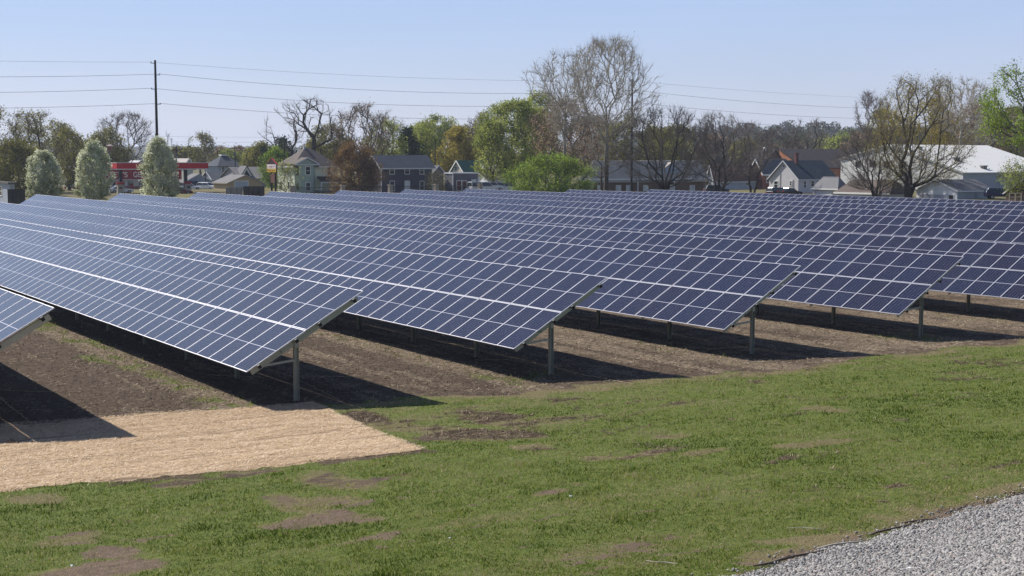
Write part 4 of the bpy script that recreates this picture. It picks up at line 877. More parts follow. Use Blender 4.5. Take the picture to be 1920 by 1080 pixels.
fence('board_fence', 'dark board enclosure beside the grey shed at the left edge', 14, 48, 185, 354, 380, plain('black_green_boards', (.03, .034, .03), .9), 'board', n=4)
fence('board_fence', 'short pale board fence left of the dark board fence', 423, 455, 228, 351, 380, plain('grey_fence_boards', (.23, .22, .2), .9, .2, 3), 'board', n=3)
fence('iron_fence', 'black iron railing with tan pillars before the green and dark houses', 549, 900, 205, 351, 380, plain('black_iron', (.015, .015, .016), .5), 'pillar', plain('tan_stone', (.30, .26, .21), .9, .2, 3), n=4)
mb = MB(); y = 180; X = wx(1893, y, 3); g0 = gz(X, y); zt = wz(362, y)-g0
gt_ = empty('pipe_gate', (X, y, g0), A); tag(gt_, 'tan pipe gate frame at the right edge', 'gate'); TP = plain('tan_pipe', (.46, .40, .31), .6)
for i, q in enumerate((0, 1.25, 2.5)): mb = MB(); mb.tube([(0, q, -.3), (0, q, zt)], .06, 8); mb.build('upright', TP, gt_)
for zz in (zt-.04, zt-.55, .4): mb = MB(); mb.tube([(0, .06, zz), (0, 2.44, zz)], .045, 8); mb.build('rail', TP, gt_)

# ------------------------------------------------------------------ vehicles
def car(px, y, heading, label, m, kind='sedan', cat='car', base=None, gr='parked cars'):
    X = wx(px, y, 2); g0 = gz(X, y) if base is None else base; t = empty('parked_car' if kind != 'van' else 'parked_van', (X, y, g0), heading); tag(t, label, cat, gr)
    L, Wd = {'sedan': (4.6, .88), 'suv': (4.8, .95), 'van': (5.4, 1.0)}[kind]
    low = {'sedan': [(-.5,.32),(.5,.32),(.5,.62),(.485,.78),(.20,.93),(-.34,.98),(-.5,.90)], 'suv': [(-.5,.4),(.5,.4),(.5,.75),(.48,1.0),(.24,1.12),(-.48,1.15),(-.5,1.0)], 'van': [(-.5,.4),(.5,.4),(.5,.8),(.47,1.1),(.36,1.25),(-.5,1.25)]}[kind]
    cab = {'sedan': [(.20,.92),(.06,1.36),(-.20,1.42),(-.40,.97)], 'suv': [(.24,1.10),(.12,1.68),(-.42,1.74),(-.49,1.14)], 'van': [(.37,1.24),(.24,2.0),(-.49,2.05),(-.5,1.24)]}[kind]
    mb = MB(); n = len(low); v = []
    for s_ in (-1, 1): v += [(a*L, s_*Wd*(1 if z < .95 else .96), z) for a, z in low]
    mb.add(v, [tuple(range(n)), tuple(range(2*n-1, n-1, -1))]+[(i, i+n, (i+1) % n+n, (i+1) % n) for i in range(n)])
    mb.build('body', m, t, .07)
    mb = MB(); v = []
    for s_ in (-1, 1): v += [(a*L, s_*Wd*(.95 if i in (0, 3) else .74), z) for i, (a, z) in enumerate(cab)]
    mb.add(v, [(0,1,2,3), (7,6,5,4), (0,4,5,1), (1,5,6,2), (2,6,7,3), (3,7,4,0)]); mb.build('windows', GLASS, t, .03)
    (a1, z1), (a2, z2) = cab[1], cab[2]; mb = MB(); mb.add([(a1*L+.05, -Wd*.76, z1-.02), (a1*L+.05, Wd*.76, z1-.02), (a2*L-.05, Wd*.76, z2-.02), (a2*L-.05, -Wd*.76, z2-.02), (a1*L, -Wd*.7, z1+.05), (a1*L, Wd*.7, z1+.05), (a2*L, Wd*.7, z2+.05), (a2*L, -Wd*.7, z2+.05)], [(0,1,2,3), (7,6,5,4), (0,4,5,1), (1,5,6,2), (2,6,7,3), (3,7,4,0)])
    for s_ in (-1, 1):
        for i, j in ((0, 1), (2, 3)): mb.bar((cab[i][0]*L, s_*Wd*(.955 if i in (0, 3) else .745), cab[i][1]), (cab[j][0]*L, s_*Wd*(.955 if j in (0, 3) else .745), cab[j][1]), .07, .07)
        mx = (cab[0][0]+cab[3][0])/2*L; mb.bar((mx, s_*Wd*.955, cab[0][1]), (mx-.1, s_*Wd*.745, (z1+z2)/2), .07, .07)
    mb.build('roof', m, t)
    for a in (.31, -.31):
        for s_ in (-1, 1):
            mb = MB(); mb.tube([(a*L, s_*(Wd-.2), .34), (a*L, s_*(Wd+.02), .34)], .34, 14); w_ = mb.build('wheel', BLACK, t); mb = MB(); mb.tube([(a*L, s_*(Wd+.0), .34), (a*L, s_*(Wd+.035), .34)], .2, 10); mb.build('rim', STEEL, w_)
    for s_ in (-1, 1):
        mb = MB(); mb.box(.485*L, .502*L, s_*Wd*.65-.17, s_*Wd*.65+.17, .62, .77); mb.build('headlight', plain('lamp_glass', (.6, .6, .58), .2), t)
        mb = MB(); mb.box(-.503*L, -.49*L, s_*Wd*.75-.13, s_*Wd*.75+.13, .75, .95); mb.build('taillight', plain('lamp_red', (.32, .01, .01), .3), t)
CW = plain('white_car_paint', (.66, .67, .68), .25, .03, .5, 0, .5); CK = plain('black_car_paint', (.012, .012, .014), .2, .1, .5, 0, .5); CBL = plain('navy_car_paint', (.012, .022, .07), .22, .1, .5, 0, .5); CS = plain('silver_car_paint', (.34, .35, .36), .3, .05, .5, .3, .5); CR = plain('maroon_car_paint', (.10, .012, .015), .25, .1, .5, 0, .5)
car(389, 292, A+.5, 'white suv with dark rear windows beside the pale blue garage', CW, 'suv', 'car', 0.75)
car(357, 286, A+1.2, 'white sedan with dark windows right of the canopy column', CW, 'sedan', 'car', 0.9)
car(371, 300, A+1.2, 'black car behind the white sedan at the petrol station', CK, 'suv', 'car', .9)
car(226, 255, A+1.57, 'white car at the fuel pump between two white flowering trees', CW, 'sedan', 'car', 1.0)
car(336, 250, A+1.57, 'maroon car at the right fuel pump under the canopy', CR, 'sedan', 'car', .8)
car(903, 262, A+1.57, 'white van nearest to the annex, parked before the white garage', CW, 'van', 'van', 1.0)
car(921, 264, A+1.57, 'white suv with black windows parked in the middle of the three white vehicles', CW, 'suv', 'car', 1.3)
car(944, 266, A+1.57, 'white van beside the lime green bush', CW, 'van', 'van', .9)
car(1460, 246, A+1.57, 'black car in front of the pale gable house, left one', CK, 'suv', 'car', .55)
car(1481, 240, A+1.57, 'black low car in front of the pale gable house, right one', CK, 'sedan', 'car', .9)
car(1343, 262, A+1.2, 'dark pickup sized car beside the end of the brick building', plain('grey_car_paint', (.06, .065, .075), .3), 'suv', 'car', .7)
car(1876, 214, A+.9, 'navy blue car beside the brown shed', CBL, 'suv', 'car', 1.1)

# ------------------------------------------------------------------ poles, wires, birdhouse
PW_ = plain('dark_pole_wood', (.035, .028, .024), .9, .2, 2)
poles = []
for i, (lab) in enumerate(['', 'tall dark utility pole at the left rising above a white flowering tree', 'dark utility pole standing in front of the big bare sycamore', 'utility pole half hidden behind the near green tree at the right']):
    X, Y = [(0, 0), (-52.5, 200), (21.8, 246), (116, 326)][i]; g0 = gz(X, Y)
    poles.append((X, Y))
    if i == 0: continue
    top = 21.9 if i < 3 else 24.4; t = empty('utility_pole', (X, Y, g0)); tag(t, lab, 'utility pole', 'tall utility poles')
    mb = MB(); mb.tube([(0, 0, -1), (0, 0, top*.5-g0), (0, 0, top-g0)], [.24, .2, .15], 10); mb.build('pole', PW_, t)
    for j, zz in enumerate((21.4, 19.7, 17.6, 15.4)):
        mb = MB(); s_ = 1 if j % 2 else -1; mb.bar((0, 0, zz-g0), (s_*.55, s_*.25, zz-g0+.06), .07, .07); mb.tube([(s_*.55, s_*.25, zz-g0+.02), (s_*.55, s_*.25, zz-g0+.28)], .06, 6); mb.build('insulator', PW_, t)
WM = plain('aluminium_wire', (.10, .10, .11), .6)
for j, (zz, lab, sag) in enumerate(((21.6, 'thin topmost overhead wire', .9), (19.9, 'second overhead wire from the top', 1.5), (17.8, 'third overhead wire from the top', 1.6), (15.6, 'lowest of the four long overhead wires', 1.5))):
    pts = []; s_ = 1 if j % 2 else -1
    ends = [(-126.8, 154.0)]+poles[1:]+[(180.0, 325.0)]
    for a, b in zip(ends[:-1], ends[1:]):
        for i in range(16):
            f = i/16; pts.append((a[0]+(b[0]-a[0])*f+s_*.55, a[1]+(b[1]-a[1])*f+s_*.25, zz-sag*4*f*(1-f)))
    o_ = Vector(pts[0]); mb = MB(); mb.tube([tuple(Vector(p)-o_) for p in pts], .014 if j == 0 else .022, 4); o = mb.build('power_line', WM); o.location = o_; tag(o, lab, 'wire', 'overhead wires')
def small_pole(px, y, top, label, arm=True, r=.16):
    X = wx(px, y, 5); g0 = gz(X, y); H_ = wz(top, y)-g0; t = empty('street_pole', (X, y, g0)); tag(t, label, 'utility pole', 'small town poles')
    mb = MB(); mb.tube([(0, 0, -.5), (0, 0, H_)], [r, r*.7], 8); mb.build('pole', PW_, t)
    if arm:
        mb = MB(); mb.bar((-1.6, .3, H_-.6), (1.6, -.3, H_-.6), .12, .14); mb.build('crossarm', PW_, t); mb = MB(); mb.tube([(0, -.3, H_-2.4), (0, -.3, H_-1.5)], .25, 8); mb.build('transformer', plain('grey_transformer', (.12, .12, .125)), t)
small_pole(331.5, 330, 276, 'small crossarm pole just right of the third white flowering tree'); small_pole(441, 340, 274, 'crossarm pole above the mansard roof')
small_pole(462, 370, 278, 'thin far pole right of the mansard roof', False); small_pole(319, 360, 279, 'thin far pole touching the third white flowering tree', False, .1)
small_pole(385, 300, 278, 'thin grey lamp pole behind the canopy end', False, .09); small_pole(534, 262, 272, 'pole with a lamp left of the green house roof', False, .12)
small_pole(816, 275, 262, 'dark pole between the dark house and the olive tree', False, .14)
for j, (yy, zz, lab) in enumerate(((345, wz(252, 345), 'upper thin far wire across the left half of the sky'), (345, wz(262, 345), 'lower thin far wire across the left half of the sky'))):
    mb = MB(); x0, x1 = wx(90, yy), wx(985, yy); pts = [((x1-x0)*i/30, i*.6, -1.2*4*(i/30)*(1-i/30)*.5) for i in range(31)]; mb.tube(pts, .018, 4); o = mb.build('far_power_line', WM); o.location = (x0, yy, zz); tag(o, lab, 'wire', 'far wires')
y = 240; X = wx(206, y, 8); g0 = gz(X, y); zt = wz(271, y)-g0; zb = wz(283, y)-g0; t = empty('birdhouse', (X, y, g0)); tag(t, 'wooden birdhouse on a tall thin pole above the canopy corner', 'birdhouse')
mb = MB(); mb.tube([(0, 0, -.3), (0, 0, zb)], .05, 8); mb.build('pole', plain('pale_pole', (.3, .32, .3), .6), t)
mb = MB(); mb.box(-.42, .42, -.42, .42, zb, zb+.12); mb.box(-.36, .36, -.36, .36, zb+.123, zt-.28); mb.build('box', plain('rust_wood', (.30, .15, .10)), t); mb = MB()
for i in (-1, 1): mb.box(i*.18-.07, i*.18+.07, -.375, -.362, zb+.35, zb+.55)
mb.build('entrance_holes', BLACK, t); mb = MB(); mb.add([(-.6, -.6, zt-.28), (.6, -.6, zt-.28), (.6, .6, zt-.28), (-.6, .6, zt-.28), (0, 0, zt+.1)], [(3,2,1,0), (0,1,4), (1,2,4), (2,3,4), (3,0,4)]); mb.build('roof', plain('birdhouse_roof', (.32, .24, .22)), t)
# ------------------------------------------------------------------ trees
def tubes(p0, p1, r0, r1, n):
    d = p1-p0; ln = np.linalg.norm(d, axis=1, keepdims=True)+1e-9; d = d/ln
    ref = np.where(np.abs(d[:, 2:3]) < .9, np.array([[0, 0, 1.]]), np.array([[1., 0, 0]]))
    x = np.cross(d, ref); x /= np.linalg.norm(x, axis=1, keepdims=True)+1e-9; y = np.cross(d, x)
    a = np.arange(n)*2*np.pi/n; c, s = np.cos(a), np.sin(a)
    ring = x[:, None]*c[None, :, None]+y[:, None]*s[None, :, None]
    V = np.concatenate([p0[:, None]+ring*r0[:, None, None], p1[:, None]+ring*r1[:, None, None]], 1)
    b = (np.arange(len(p0))*2*n)[:, None]; k = np.arange(n); k2 = (k+1) % n
    Fq = np.stack([b+k, b+k2, b+k2+n, b+k+n], -1).reshape(-1, 4)
    return V.reshape(-1, 3), Fq
def skeleton(g, starts, targets, bias, step, up=.0):
    P = [np.array(s, float) for s in starts]; par = []; pl = []
    for i, (s, q) in enumerate(zip(starts, STARTPAR)):
        par.append(q); pl.append(0 if q < 0 else pl[q]+np.linalg.norm(P[i]-P[q]))
    N = len(P)+len(targets)*14; AP = np.zeros((N, 3)); AP[:len(P)] = P; PLn = np.zeros(N); PLn[:len(P)] = pl; PAR = np.full(N, -1); PAR[:len(P)] = par
    okk = np.zeros(N, bool); okk[:len(P)] = STARTOK; m = len(P)
    order = np.argsort(np.linalg.norm(targets-AP[:len(P)][-1], axis=1))
    for ti in order:
        t = targets[ti]; dv = t-AP[:m]; ds = np.linalg.norm(dv, axis=1); cost = ds+bias*PLn[:m]+np.where(dv[:, 2] < 0, -dv[:, 2]*.7, 0)+np.where(okk[:m], 0, 1e6)
        j = int(np.argmin(cost)); L = ds[j]; k = max(1, min(12, int(round(L/step)))); prev = j; base = AP[j].copy()
        side = g.normal(size=3)*.035*L
        for q in range(1, k+1):
            f = q/k; p = base+(t-base)*f+side*math.sin(math.pi*f)+np.array([0, 0, -up*L*math.sin(math.pi*f)*.12])+(g.normal(size=3)*.03*step if q < k else 0)
            if m >= N: break
            AP[m] = p; PAR[m] = prev; PLn[m] = PLn[prev]+np.linalg.norm(p-AP[prev]); okk[m] = True; prev = m; m += 1
    return AP[:m], PAR[:m]
PROFILE = {'round': lambda h: np.sqrt(np.clip(1-(2*h-1)**2, 0, 1)), 'vase': lambda h: np.interp(h, [0, .25, .6, .85, 1], [.30, .72, 1, .8, .3]),
           'fan': lambda h: np.interp(h, [0, .2, .5, .8, 1], [.55, .85, 1, .85, .35]), 'oval': lambda h: np.interp(h, [0, .08, .3, .6, .82, .94, 1], [.6, .9, 1, .9, .66, .42, .2]),
           'wide': lambda h: np.interp(h, [0, .3, .55, .85, 1], [.8, 1, .95, .62, .25]), 'cone': lambda h: np.interp(h, [0, .15, 1], [.7, 1, .1])}
def tree(name, label, px, y, top, width, bottom, prof='round', n=140, bias=.35, trunkr=.35, stems=1, bark=None, leaf=None, nleaf=0, lsize=.3, twigs=5, twl=(.5, 1.3), twr=.022, lean=0.0, seed=None, group='trees behind the field', cat='tree', gaps=.42, depth=.8, leafspread=.5, base=None, rtip=.03, upd=.35, cx=None, trunk_to=None, hang=0, step=1.0):
    n = int(n*(1.25 if bark is BARK_DARK and not nleaf else 1.9)); bias = min(.8, bias*1.15+.08); twigs = max(3, int(twigs*.8)); width *= .96
    g = np.random.default_rng(seed if seed is not None else int(px*7+y*3+top))
    zt, zb = wz(top, y), wz(bottom, y); X = wx(px, y, (zt+zb)/2); g0 = gz(X, y) if base is None else base
    Rw = width/2*y/F; H_ = zt-g0; hb = max(zb-g0, .4); cxo = 0 if cx is None else wx(cx, y, zt)-X
    # crown targets in a lumpy envelope with gaps
    T_ = []; PR = PROFILE[prof]; cl = g.uniform(-100, 100, 3); tries = 0
    while len(T_) < n and tries < n*60:
        tries += 1
        h = g.random(); a = g.uniform(0, 2*np.pi); rr = math.sqrt(g.uniform(.08, 1))
        lump = .78+.42*vnoise(np.array([a*1.6+cl[0]]), np.array([h*4.5+cl[1]]), 3)[0]
        r = Rw*(1.0 if prof == 'oval' else 1.22)*float(PR(h))*rr*lump; p = np.array([cxo+r*math.cos(a), r*math.sin(a)*depth, hb+h*(H_-hb)*(.93+.09*lump)])
        if vnoise(np.array([p[0]/(Rw*.38)+cl[1]]), np.array([p[2]/(Rw*.38)+cl[2]+p[1]/(Rw*.6)]), 9)[0] < gaps: continue
        T_.append(p)
    T_ = np.array(T_)
    global STARTPAR, STARTOK
    starts, STARTPAR, STARTOK = [], [], []
    tt = hb+(H_-hb)*(.12 if trunk_to is None else trunk_to)
    for s_ in range(stems):
        a = s_*2*math.pi/stems+g.uniform(0, 1); sp = 0 if stems == 1 else .35
        k = 5
        for q in range(k+1):
            f = q/k; starts.append((math.cos(a)*sp*(1+f*2.2)+(lean+ (cxo*.25 if cx is not None else 0))*f+g.normal()*.04*(q > 0), math.sin(a)*sp*(1+f*1.2)+g.normal()*.04*(q > 0), -.3+f*(tt*(1 if stems == 1 else g.uniform(.45, .9))+.3)))
            STARTPAR.append(len(starts)-2 if q else -1); STARTOK.append(starts[-1][2] > hb*.55 or q == k)
    P, par = skeleton(g, starts, T_, bias, step*max(.55, H_/16), upd)
    cnt = np.zeros(len(P)); haschild = np.zeros(len(P), bool)
    for i in range(len(P)-1, -1, -1):
        if cnt[i] == 0: cnt[i] = 1
        if par[i] >= 0: cnt[par[i]] += cnt[i]; haschild[par[i]] = True
    tot = max(cnt[i] for i in range(len(P)) if par[i] < 0)
    rad = rtip+(trunkr-rtip)*np.clip((cnt-1)/(tot-1), 0, 1)**.66
    e = np.where(par >= 0)[0]
    thick = rad[e] > max(.055, rtip*1.5)
    r1 = rad[e]; r0 = np.minimum(rad[par[e]], r1*1.35)
    fl = np.where(P[par[e]][:, 2] < .4, 1.25, 1.0)
    root = empty(name, (X, y, g0)); tag(root, label, cat, group)
    bark = bark or BARK_GREY
    def tubemesh(nm, sel, nn): 
        V, Fq = tubes(P[par[e[sel]]], P[e[sel]], (r0*fl)[sel], r1[sel], nn); return V, Fq
    V, Fq = tubemesh('trunk', thick, 7); link('trunk', np_mesh('trunk', V, [Fq], smooth=True), root, [bark])
    Vs, Qs, Ts, mq, mt, tq, tt_ = [], [], [], [], [], [], []; b = 0
    if (~thick).any():
        V, Fq = tubemesh('c', ~thick, 4); Vs.append(V); Qs.append(Fq); mq.append(np.zeros(len(Fq), int)); tq.append(np.full(len(Fq), .5)); b += len(V)
    # twigs
    thin = np.where((cnt <= 6) & (par >= 0))[0]
    src = np.repeat(thin, twigs); m = len(src)
    bd = P[src]-P[par[src]]; bd /= np.linalg.norm(bd, axis=1, keepdims=True)+1e-9
    dirn = bd*.8+g.normal(size=(m, 3))*.55+np.array([0, 0, .30-hang]); dirn /= np.linalg.norm(dirn, axis=1, keepdims=True)
    o = P[par[src]]+(P[src]-P[par[src]])*g.random((m, 1)); ln = g.uniform(*twl, m)[:, None]; tip = o+dirn*ln
    mid = o+dirn*ln*.5+g.normal(size=(m, 3))*.06*ln
    if twr > 0:
        V, Fq = tubes(np.concatenate([o, mid]), np.concatenate([mid, tip]), np.full(2*m, twr)*np.repeat([1, .75], m), np.concatenate([np.full(m, twr*.75), np.full(m, twr*.3)]), 3)
        Vs.append(V); Qs.append(Fq+b); mq.append(np.zeros(len(Fq), int)); tq.append(np.full(len(Fq), .5)); b += len(V)
    mats = [BARK_TWIG if bark is BARK_DARK else bark]
    if leaf is not None and nleaf:
        src = g.integers(0, m, nleaf); f = g.random((nleaf, 1))
        c = o[src]*(1-f)+tip[src]*f+g.normal(size=(nleaf, 3))*leafspread*np.array([1, 1, .8])
        c[:, 2] = np.maximum(c[:, 2], .15)
        s_ = lsize*g.uniform(.55, 1.3, (nleaf, 1)); u = g.normal(size=(nleaf, 3)); u /= np.linalg.norm(u, axis=1, keepdims=True); w_ = np.cross(u, g.normal(size=(nleaf, 3))); w_ /= np.linalg.norm(w_, axis=1, keepdims=True)
        V = np.stack([c-u*s_*.5, c+w_*s_*.32, c+u*s_*.5, c-w_*s_*.32], 1).reshape(-1, 3); Fq = np.arange(4*nleaf).reshape(-1, 4)+b
        clump = fbm(c[:, 0]/1.3+cl[0], c[:, 2]/1.3+c[:, 1]/1.9+cl[1], 2, 5)
        Vs.append(V); Qs.append(Fq); mq.append(np.ones(nleaf, int)); tq.append(np.clip(.5+1.1*(clump-.5)+.2*g.normal(size=nleaf)+.0*c[:, 2], 0, 1)); mats.append(leaf)
    if Vs:
        me = np_mesh('crown', np.concatenate(Vs), [np.concatenate(Qs)], mat_ids=np.concatenate(mq), tint=np.concatenate(tq)); link('crown', me, root, mats)
    return root
LG = leafmat('spring_green_leaves', [(0, (0.138, 0.167, 0.034)), (.5, (0.310, 0.356, 0.075)), (1, (0.506, 0.529, 0.161))])
LLIME = leafmat('lime_leaves', [(0, (0.095, 0.151, 0.022)), (.5, (0.230, 0.330, 0.038)), (1, (0.370, 0.482, 0.090))])
LOLIVE = leafmat('olive_leaves', [(0, (0.102, 0.102, 0.029)), (.5, (0.203, 0.196, 0.051)), (1, (0.319, 0.290, 0.087))])
LYEL = leafmat('yellow_olive_leaves', [(0, (0.161, 0.137, 0.029)), (.5, (0.322, 0.266, 0.048)), (1, (0.515, 0.419, 0.097))])
LBRN = leafmat('orange_brown_leaves', [(0, (0.098, 0.058, 0.029)), (.5, (0.208, 0.124, 0.049)), (1, (0.325, 0.208, 0.078))])
LDK = leafmat('dark_evergreen', [(0, (0.016, 0.029, 0.016)), (.5, (0.036, 0.058, 0.029)), (1, (0.072, 0.098, 0.042))], .2)
LPALE = leafmat('pale_bud_leaves', [(0, (0.169, 0.156, 0.078)), (.5, (0.312, 0.286, 0.156)), (1, (0.468, 0.442, 0.260))])
LBUD = leafmat('brown_buds', [(0, (0.162, 0.106, 0.073)), (.5, (0.292, 0.211, 0.138)), (1, (0.438, 0.341, 0.211))])
LPEAR = leafmat('white_blossom', [(0, (.22, .25, .09)), (.2, (.42, .45, .25)), (.5, (.64, .66, .49)), (.85, (.78, .79, .65)), (1, (.50, .55, .14))], .5)

# white flowering pear trees
for px, top, wd, y, lab in ((82, 289, 76, 190, 'shortest white flowering oval tree, leftmost of three'), (175, 270, 72, 192, 'middle white flowering oval tree beside the red store band'), (297, 265, 79, 190, 'tallest white flowering oval tree in front of the canopy middle')):
    tree('flowering_tree', lab, px, y, top, wd, 374, 'oval', n=230, bias=.5, trunkr=.2, bark=BARK_GREY, leaf=LPEAR, nleaf=24000, lsize=.22, twigs=5, twl=(.35, .8), twr=.012, gaps=.16, leafspread=.15, group='white flowering trees', depth=1, rtip=.015, upd=-.3, hang=-.5)
# left edge trees
tree('bare_tree', 'budding green tree at the left edge behind the grey shed', 8, 255, 203, 90, 330, 'round', n=130, leaf=LOLIVE, nleaf=3200, lsize=.3, bark=BARK_GREY, trunkr=.3)
tree('bare_tree', 'broad brown bare tree behind the leftmost flowering tree', 72, 262, 214, 130, 335, 'fan', n=190, bias=.4, stems=2, leaf=LOLIVE, nleaf=6500, lsize=.32, bark=BARK_DARK, trunkr=.4, twigs=9, gaps=.3)
tree('bare_tree', 'dark bushy tree low behind the board enclosure', 28, 235, 270, 110, 372, 'wide', n=190, leaf=LOLIVE, nleaf=12000, lsize=.34, bark=BARK_DARK, trunkr=.3, gaps=.25)
tree('bare_tree', 'olive leaved tree between the first two flowering trees', 128, 280, 248, 70, 345, 'round', n=120, leaf=LOLIVE, nleaf=6000, lsize=.36, bark=BARK_DARK, trunkr=.3)
tree('bare_tree', 'grey bare fan shaped tree behind the birdhouse', 236, 330, 216, 96, 300, 'fan', n=200, bias=.45, bark=BARK_GREY, trunkr=.4, twigs=7, twl=(.7, 1.9), twr=.03, leaf=LBUD, nleaf=700, lsize=.3)
tree('leafy_tree', 'dense olive tree left of the birdhouse, above the store', 196, 315, 243, 72, 320, 'wide', n=140, leaf=LOLIVE, nleaf=8000, lsize=.42, bark=BARK_DARK, trunkr=.35)
tree('bare_tree', 'small grey bare tree behind the pole and third flowering tree', 308, 340, 248, 44, 300, 'round', n=80, bark=BARK_GREY, trunkr=.25, twigs=6, twl=(.6, 1.6), twr=.03)
tree('leafy_tree', 'lone half leafed round tree left of the mansard roof', 375, 400, 254, 58, 312, 'round', n=110, leaf=LOLIVE, nleaf=2600, lsize=.45, bark=BARK_GREY, trunkr=.35, twl=(.7, 1.8), twr=.03)
# around the green house
tree('leafy_tree', 'bright green small tree behind the pole sign', 516, 300, 283, 50, 352, 'round', n=90, leaf=LLIME, nleaf=5200, lsize=.34, bark=BARK_GREY, trunkr=.2)
tree('leafy_tree', 'thin yellow green sapling in front of the green house left wall', 536, 240, 305, 42, 372, 'round', n=60, leaf=LG, nleaf=1300, lsize=.24, bark=BARK_GREY, trunkr=.1, rtip=.015, twr=.014, gaps=.5)
tree('bare_tree', 'tall sparse bare tree with crooked limbs above the green house roof', 588, 300, 184, 118, 268, 'fan', n=95, bias=.30, bark=BARK_DARK, trunkr=.55, twigs=4, twl=(.8, 2.0), twr=.03, rtip=.05, gaps=.5, step=1.2)
tree('bare_tree', 'sparse crooked bare tree left of the green house peak', 532, 305, 205, 84, 285, 'fan', n=60, bias=.3, bark=BARK_DARK, trunkr=.45, twigs=4, twl=(.8, 2.0), twr=.03, rtip=.05, gaps=.5, lean=2)
tree('evergreen_tree', 'dark evergreen behind the left slope of the green house roof', 522, 320, 262, 70, 330, 'wide', n=110, leaf=LDK, nleaf=6000, lsize=.5, bark=BARK_DARK, trunkr=.3)
tree('leafy_tree', 'orange brown leaved tree between the green and the dark house', 666, 240, 275, 90, 372, 'wide', n=220, bias=.45, leaf=LBRN, nleaf=15000, lsize=.26, bark=BARK_DARK, trunkr=.25, gaps=.3)
tree('bare_tree', 'budding brown tree with upright branches behind the orange brown tree', 678, 305, 201, 104, 310, 'vase', n=210, bias=.5, stems=2, leaf=LBUD, nleaf=2600, lsize=.35, bark=BARK_GREY, trunkr=.4, twigs=7, twl=(.7, 1.8), twr=.028)
tree('leafy_tree', 'yellow green tree partly leafed behind the dark house', 722, 315, 232, 66, 310, 'round', n=120, leaf=LG, nleaf=4200, lsize=.4, bark=BARK_GREY, trunkr=.35)
tree('bare_tree', 'pale fine twigged tree above the dark house roof', 735, 330, 213, 82, 295, 'fan', n=130, bias=.4, leaf=LPALE, nleaf=1500, lsize=.35, bark=BARK_GREY, trunkr=.4, twigs=6, twl=(.8, 2.0), twr=.03)
tree('evergreen_tree', 'dark evergreen right of the dark house roof', 766, 325, 246, 62, 320, 'cone', n=120, leaf=LDK, nleaf=7000, lsize=.5, bark=BARK_DARK, trunkr=.3)
tree('leafy_tree', 'fresh green round tree behind the low grey house', 822, 330, 222, 88, 330, 'round', n=190, leaf=LG, nleaf=13000, lsize=.42, bark=BARK_DARK, trunkr=.4, gaps=.38)
tree('leafy_tree', 'olive yellow tree above the green metal roof', 866, 315, 243, 84, 320, 'wide', n=170, leaf=LYEL, nleaf=11000, lsize=.4, bark=BARK_DARK, trunkr=.35, gaps=.35)
tree('bare_tree', 'hazy grey brown tree on the skyline left of the big green tree', 908, 380, 217, 76, 300, 'round', n=170, bark=BARK_GREY, trunkr=.35, twigs=8, twl=(.8, 2.0), twr=.035, leaf=LBUD, nleaf=1800, lsize=.4)
tree('bare_tree', 'small twiggy shrub tree against the right end of the dark house', 822, 250, 325, 50, 372, 'vase', n=80, bark=BARK_GREY, trunkr=.1, rtip=.015, twigs=5, twl=(.4, 1.0), twr=.016, leaf=LOLIVE, nleaf=700, lsize=.2)
tree('leafy_tree', 'big light green tree left of the sycamore', 962, 285, 196, 128, 330, 'round', n=260, leaf=LG, nleaf=21000, lsize=.4, bark=BARK_DARK, trunkr=.5, gaps=.36, cx=965)
tree('leafy_tree', 'light green tree with drooping crown above the white garage', 925, 270, 232, 70, 330, 'wide', n=150, leaf=LG, nleaf=9000, lsize=.36, bark=BARK_DARK, trunkr=.3, gaps=.38)
tree('leafy_tree', 'tall green tree topping the clump left of the sycamore', 1010, 300, 178, 76, 320, 'vase', n=170, leaf=LG, nleaf=9000, lsize=.4, bark=BARK_GREY, trunkr=.4)
tree('leafy_tree', 'dark olive tree behind the chimney of the green house', 615, 335, 238, 84, 310, 'wide', n=150, leaf=LOLIVE, nleaf=8000, lsize=.42, bark=BARK_DARK, trunkr=.35, gaps=.3)
tree('leafy_tree', 'olive tree low behind the bright green small tree', 490, 330, 272, 62, 320, 'wide', n=120, leaf=LOLIVE, nleaf=6000, lsize=.42, bark=BARK_DARK, trunkr=.3, gaps=.3)
tree('leafy_tree', 'green tree filling the gap right of the dark evergreen cone', 792, 345, 236, 66, 320, 'round', n=140, leaf=LG, nleaf=7500, lsize=.42, bark=BARK_DARK, trunkr=.35, gaps=.34)
tree('leafy_tree', 'brown olive tree behind the big light green tree', 1005, 345, 208, 100, 320, 'wide', n=170, leaf=LOLIVE, nleaf=9500, lsize=.44, bark=BARK_DARK, trunkr=.4, gaps=.32)
tree('leafy_tree', 'brown budding tree behind the foot of the huge sycamore', 1115, 335, 228, 120, 320, 'wide', n=180, leaf=LBUD, nleaf=9000, lsize=.42, bark=BARK_GREY, trunkr=.4, gaps=.32)
tree('leafy_tree', 'dense dark brown tree behind the two left flowering trees', 104, 300, 232, 90, 340, 'round', n=170, leaf=LOLIVE, nleaf=9000, lsize=.36, bark=BARK_DARK, trunkr=.3, gaps=.3)
